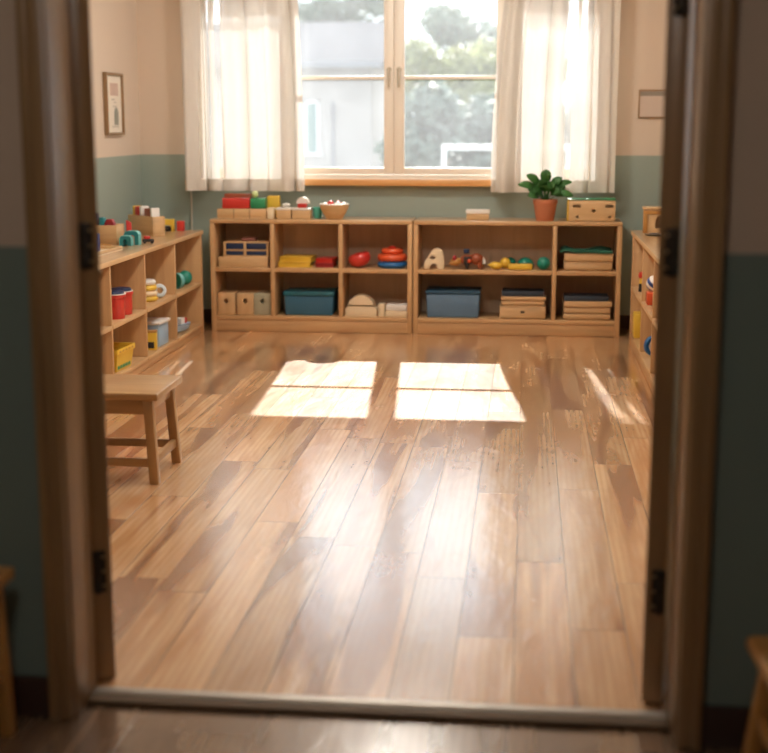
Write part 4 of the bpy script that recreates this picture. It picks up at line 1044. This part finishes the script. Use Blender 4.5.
b = BM(); lathe(b, [(0,-0.024),(0.012,-0.024),(0.012,0.024),(0,0.024)], seg=18, M=MT); obj('hub', b, M['paleblue'], r)
#ITEMS_END
# ------------------------------------------------------------------ outside the window
b = BM(); box(b, -60, 60, YO+0.05, 110, -0.5, -0.28); struct('ground', b, M['ground'], smooth=False)

def house():
    r = thing('house', 'pale rendered bungalow with a grey roof seen through the window', 'house', (-11.0, 42, -0.28))
    b = BM(); box(b, -8, 6.2, 0, 7, 0, 3.5); obj('wall', b, M['render'], r, smooth=False)
    b = BM(); prism(b, [(-0.6, 3.45), (3.5, 4.95), (7.6, 3.45)], -8.4, 6.7, M=Matrix.Rotation(R(90), 4, 'Z') @ Matrix.Diagonal((1,-1,1,1)))
    obj('roof', b, M['rooftile'], r, smooth=False)
    b = BM(); box(b, -8.4, 6.6, -0.66, -0.58, 3.32, 3.5); obj('fascia', b, M['eave'], r)
    for x in (-4.5, 0.6, 4.12):
        b = BM(); w = 0.46
        box(b, x, x+0.07, -0.05, 0.02, 0.75, 2.35); box(b, x+w-0.07, x+w, -0.05, 0.02, 0.75, 2.35); box(b, x, x+w, -0.05, 0.02, 2.28, 2.35); box(b, x-0.06, x+w+0.06, -0.1, 0.02, 0.68, 0.75)
        f = obj('window', b, M['railing'], r)
        b = BM(); box(b, x+0.06, x+w-0.06, -0.02, -0.005, 0.75, 2.28); obj('pane', b, M['houseglass'], f)
    b = BM(); box(b, 4.98, 5.06, -0.06, 0.02, 0, 2.3); obj('downpipe', b, M['eave'], r)
house()

rl = thing('railing', 'white metal railing standing in the yard outside the window', 'railing', (-1.0, 25, -0.28))
b = BM(); box(b, -0.56, 3.0, -0.04, 0.04, 1.20, 1.29, 0.01); obj('top_rail', b, M['railing'], rl)
for x in (-0.52, 0.6, 1.75, 2.9):
    b = BM(); box(b, x-0.04, x+0.04, -0.03, 0.03, 0, 1.2, 0.008); obj('post', b, M['railing'], rl)

def tree(label, loc, lobes, trunk_h, mat, seed, leaf=0.16, nleaf=2600, kind='tree'):
    rnd = random.Random(seed)
    r = thing(kind, label, 'tree' if kind == 'tree' else 'bush', loc)
    b = BM(); tube(b, [(0,0,0),(0.08,0.02,trunk_h*0.5),(0,0,trunk_h)], [0.22,0.16,0.12], 10)
    for k in range(4):
        lx, ly, lz, lr = lobes[k % len(lobes)]
        tube(b, [(0,0,trunk_h*0.8),(lx*0.5,ly*0.5,(trunk_h*0.8+lz)/2),(lx,ly,lz)], [0.09,0.06,0.03], 6)
    obj('trunk', b, M['bark'], r)
    verts, faces = [], []
    tot = sum(l[3]**2 for l in lobes)
    for lx, ly, lz, lr in lobes:
        for _ in range(int(nleaf*lr*lr/tot)):
            d = Vector((rnd.gauss(0,1), rnd.gauss(0,1), rnd.gauss(0,1))).normalized()
            q = d*lr*(rnd.random()**0.35)
            q *= 0.86 + 0.3*mnoise.noise(d*2.3+Vector((seed, lx, lz)))
            p = Vector((lx, ly, lz)) + Vector((q.x, q.y, q.z*0.85))
            if p.z < 0.05: continue
            nrm = (d + Vector((rnd.gauss(0,.5), rnd.gauss(0,.5), rnd.gauss(0,.5)+0.3))).normalized()
            u = nrm.orthogonal().normalized(); u.rotate(Matrix.Rotation(rnd.uniform(0, 6.28), 3, nrm)); v = nrm.cross(u)
            s = leaf*rnd.uniform(0.7, 1.4)
            i = len(verts)
            verts += [p-u*s*1.3, p-v*s*0.55+nrm*s*0.1, p+u*s*1.3, p+v*s*0.55+nrm*s*0.1]
            faces.append((i, i+1, i+2, i+3))
    me = bpy.data.meshes.new('foliage'); me.from_pydata([tuple(v) for v in verts], [], faces); me.materials.append(mat)
    o = bpy.data.objects.new('foliage', me); C.objects.link(o); o.parent = r
    return r
def lobes(seed, n, w, d, z0, z1, r0, r1):
    rnd = random.Random(seed)
    return [(rnd.uniform(-w, w), rnd.uniform(-d, d), rnd.uniform(z0, z1), rnd.uniform(r0, r1)) for _ in range(n)]
G = -0.28
tree('tall grey-green tree with the highest crown, beyond the yellow-green bush', (-2.1, 56, G), lobes(1, 11, 1.5, 1.5, 3.2, 5.9, 0.9, 1.4), 3.0, M['tree_grey'], 11, 0.14, 3600)
tree('broad grey-green tree standing beside the house roof', (-5.6, 63, G), lobes(2, 8, 1.3, 1.5, 2.6, 4.4, 0.9, 1.3), 2.5, M['tree_grey'], 12, 0.15, 3200)
tree('yellow-green bush catching the sun in the middle of the planting', (-2.6, 42, G), lobes(3, 11, 1.6, 1.0, 2.4, 3.75, 0.6, 0.85), 1.6, M['tree_lime'], 13, 0.10, 3600, 'bush')
tree('yellow-green bush under the tallest crown', (-0.3, 46, G), lobes(4, 11, 1.2, 1.0, 2.4, 4.0, 0.6, 0.85), 1.6, M['tree_lime'], 14, 0.10, 3200, 'bush')
tree('dark blue-green bush low behind the white railing', (-1.45, 33, G), lobes(5, 14, 1.5, 0.8, 0.5, 2.1, 0.6, 0.85), 0.9, M['tree_dark'], 15, 0.115, 5200, 'bush')
tree('dark blue-green bush at the window edge, behind the railing end', (1.2, 37, G), lobes(6, 12, 1.2, 0.8, 0.5, 1.9, 0.6, 0.9), 0.9, M['tree_dark'], 16, 0.085, 3600, 'bush')
tree('hazy tree rising over the house roof near its gable', (-9.6, 70, G), lobes(7, 14, 2.6, 1.5, 4.8, 8.0, 1.1, 1.6), 3.5, M['tree_grey'], 17, 0.17, 5200)
tree('hazy tree rising over the roof ridge behind the curtain', (-17.5, 72, G), lobes(8, 9, 2.2, 1.5, 4.5, 7.6, 1.1, 1.6), 3.5, M['tree_grey'], 18, 0.17, 3400)

# ------------------------------------------------------------------ light
sun = bpy.data.lights.new('sun', 'SUN'); sun.energy = 14.0; sun.angle = R(0.55); sun.color = (1.0, 0.95, 0.87)
so = bpy.data.objects.new('sun', sun); C.objects.link(so)
d = Vector((0.076, -1.0, -0.735)).normalized()
so.rotation_euler = d.to_track_quat('-Z', 'Y').to_euler(); so.location = (-1.5, 20, 12)
w = bpy.data.worlds.new('sky'); SC.world = w; w.use_nodes = True
bg = w.node_tree.nodes['Background']; bg.inputs[0].default_value = (0.84, 0.92, 1.0, 1); bg.inputs[1].default_value = 2.9

def fill_lamp(x, y, z, watts, label, col=(1.0, 0.935, 0.84)):  # unseen lamps added to brighten the classroom and the corridor
    r = thing('fill_lamp', label, 'added lamp', (x, y, z))
    b = BM(); lathe(b, [(0,0),(0.09,0),(0.085,-0.03),(0,-0.03)], (0,0,0), 24); obj('ceiling_plate', b, M['brass'], r)
    t = NT('fill lamp glow'); em = t.n('ShaderNodeEmission'); em.inputs[0].default_value = (*col, 1); em.inputs[1].default_value = watts
    b = BM(); lathe(b, [(0.0,-0.17),(0.12,-0.162),(0.21,-0.13),(0.25,-0.085),(0.235,-0.045),(0.08,-0.031)], (0,0,0), 32); obj('lamp_shade', b, t.done(em.outputs[0]), r)
fill_lamp(-0.72, 5.3, ZC, 58.0, 'round ceiling lamp added to brighten the door side of the classroom')
fill_lamp(-0.72, 7.6, ZC, 54.0, 'round ceiling lamp added to brighten the window side of the classroom')

fill_lamp(-0.6, 0.9, 2.7, 17.0, 'round lamp added on the corridor ceiling to brighten the corridor')

# ------------------------------------------------------------------ camera
cam = bpy.data.cameras.new('camera'); co = bpy.data.objects.new('camera', cam); C.objects.link(co)
co.location = (0, 0, 1.42)
co.rotation_euler = (R(90-10.6915), 0, R(5.9924))
cam.sensor_width = 36; cam.sensor_fit = 'HORIZONTAL'; cam.lens = 1348/768*36
cam.clip_start = 0.05; cam.clip_end = 300
cam.dof.use_dof = True; cam.dof.focus_distance = 6.5; cam.dof.aperture_fstop = 1.9
SC.camera = co
vs = SC.view_settings
vs.view_transform = 'Standard'; vs.look = 'None'; vs.gamma = 1.0; vs.exposure = 0.0; vs.use_curve_mapping = False
cy = SC.cycles
cy.max_bounces = 10; cy.diffuse_bounces = 6; cy.glossy_bounces = 4; cy.transparent_max_bounces = 16
cy.caustics_reflective = False; cy.caustics_refractive = False; cy.sample_clamp_indirect = 6.0
cy.use_denoising = True
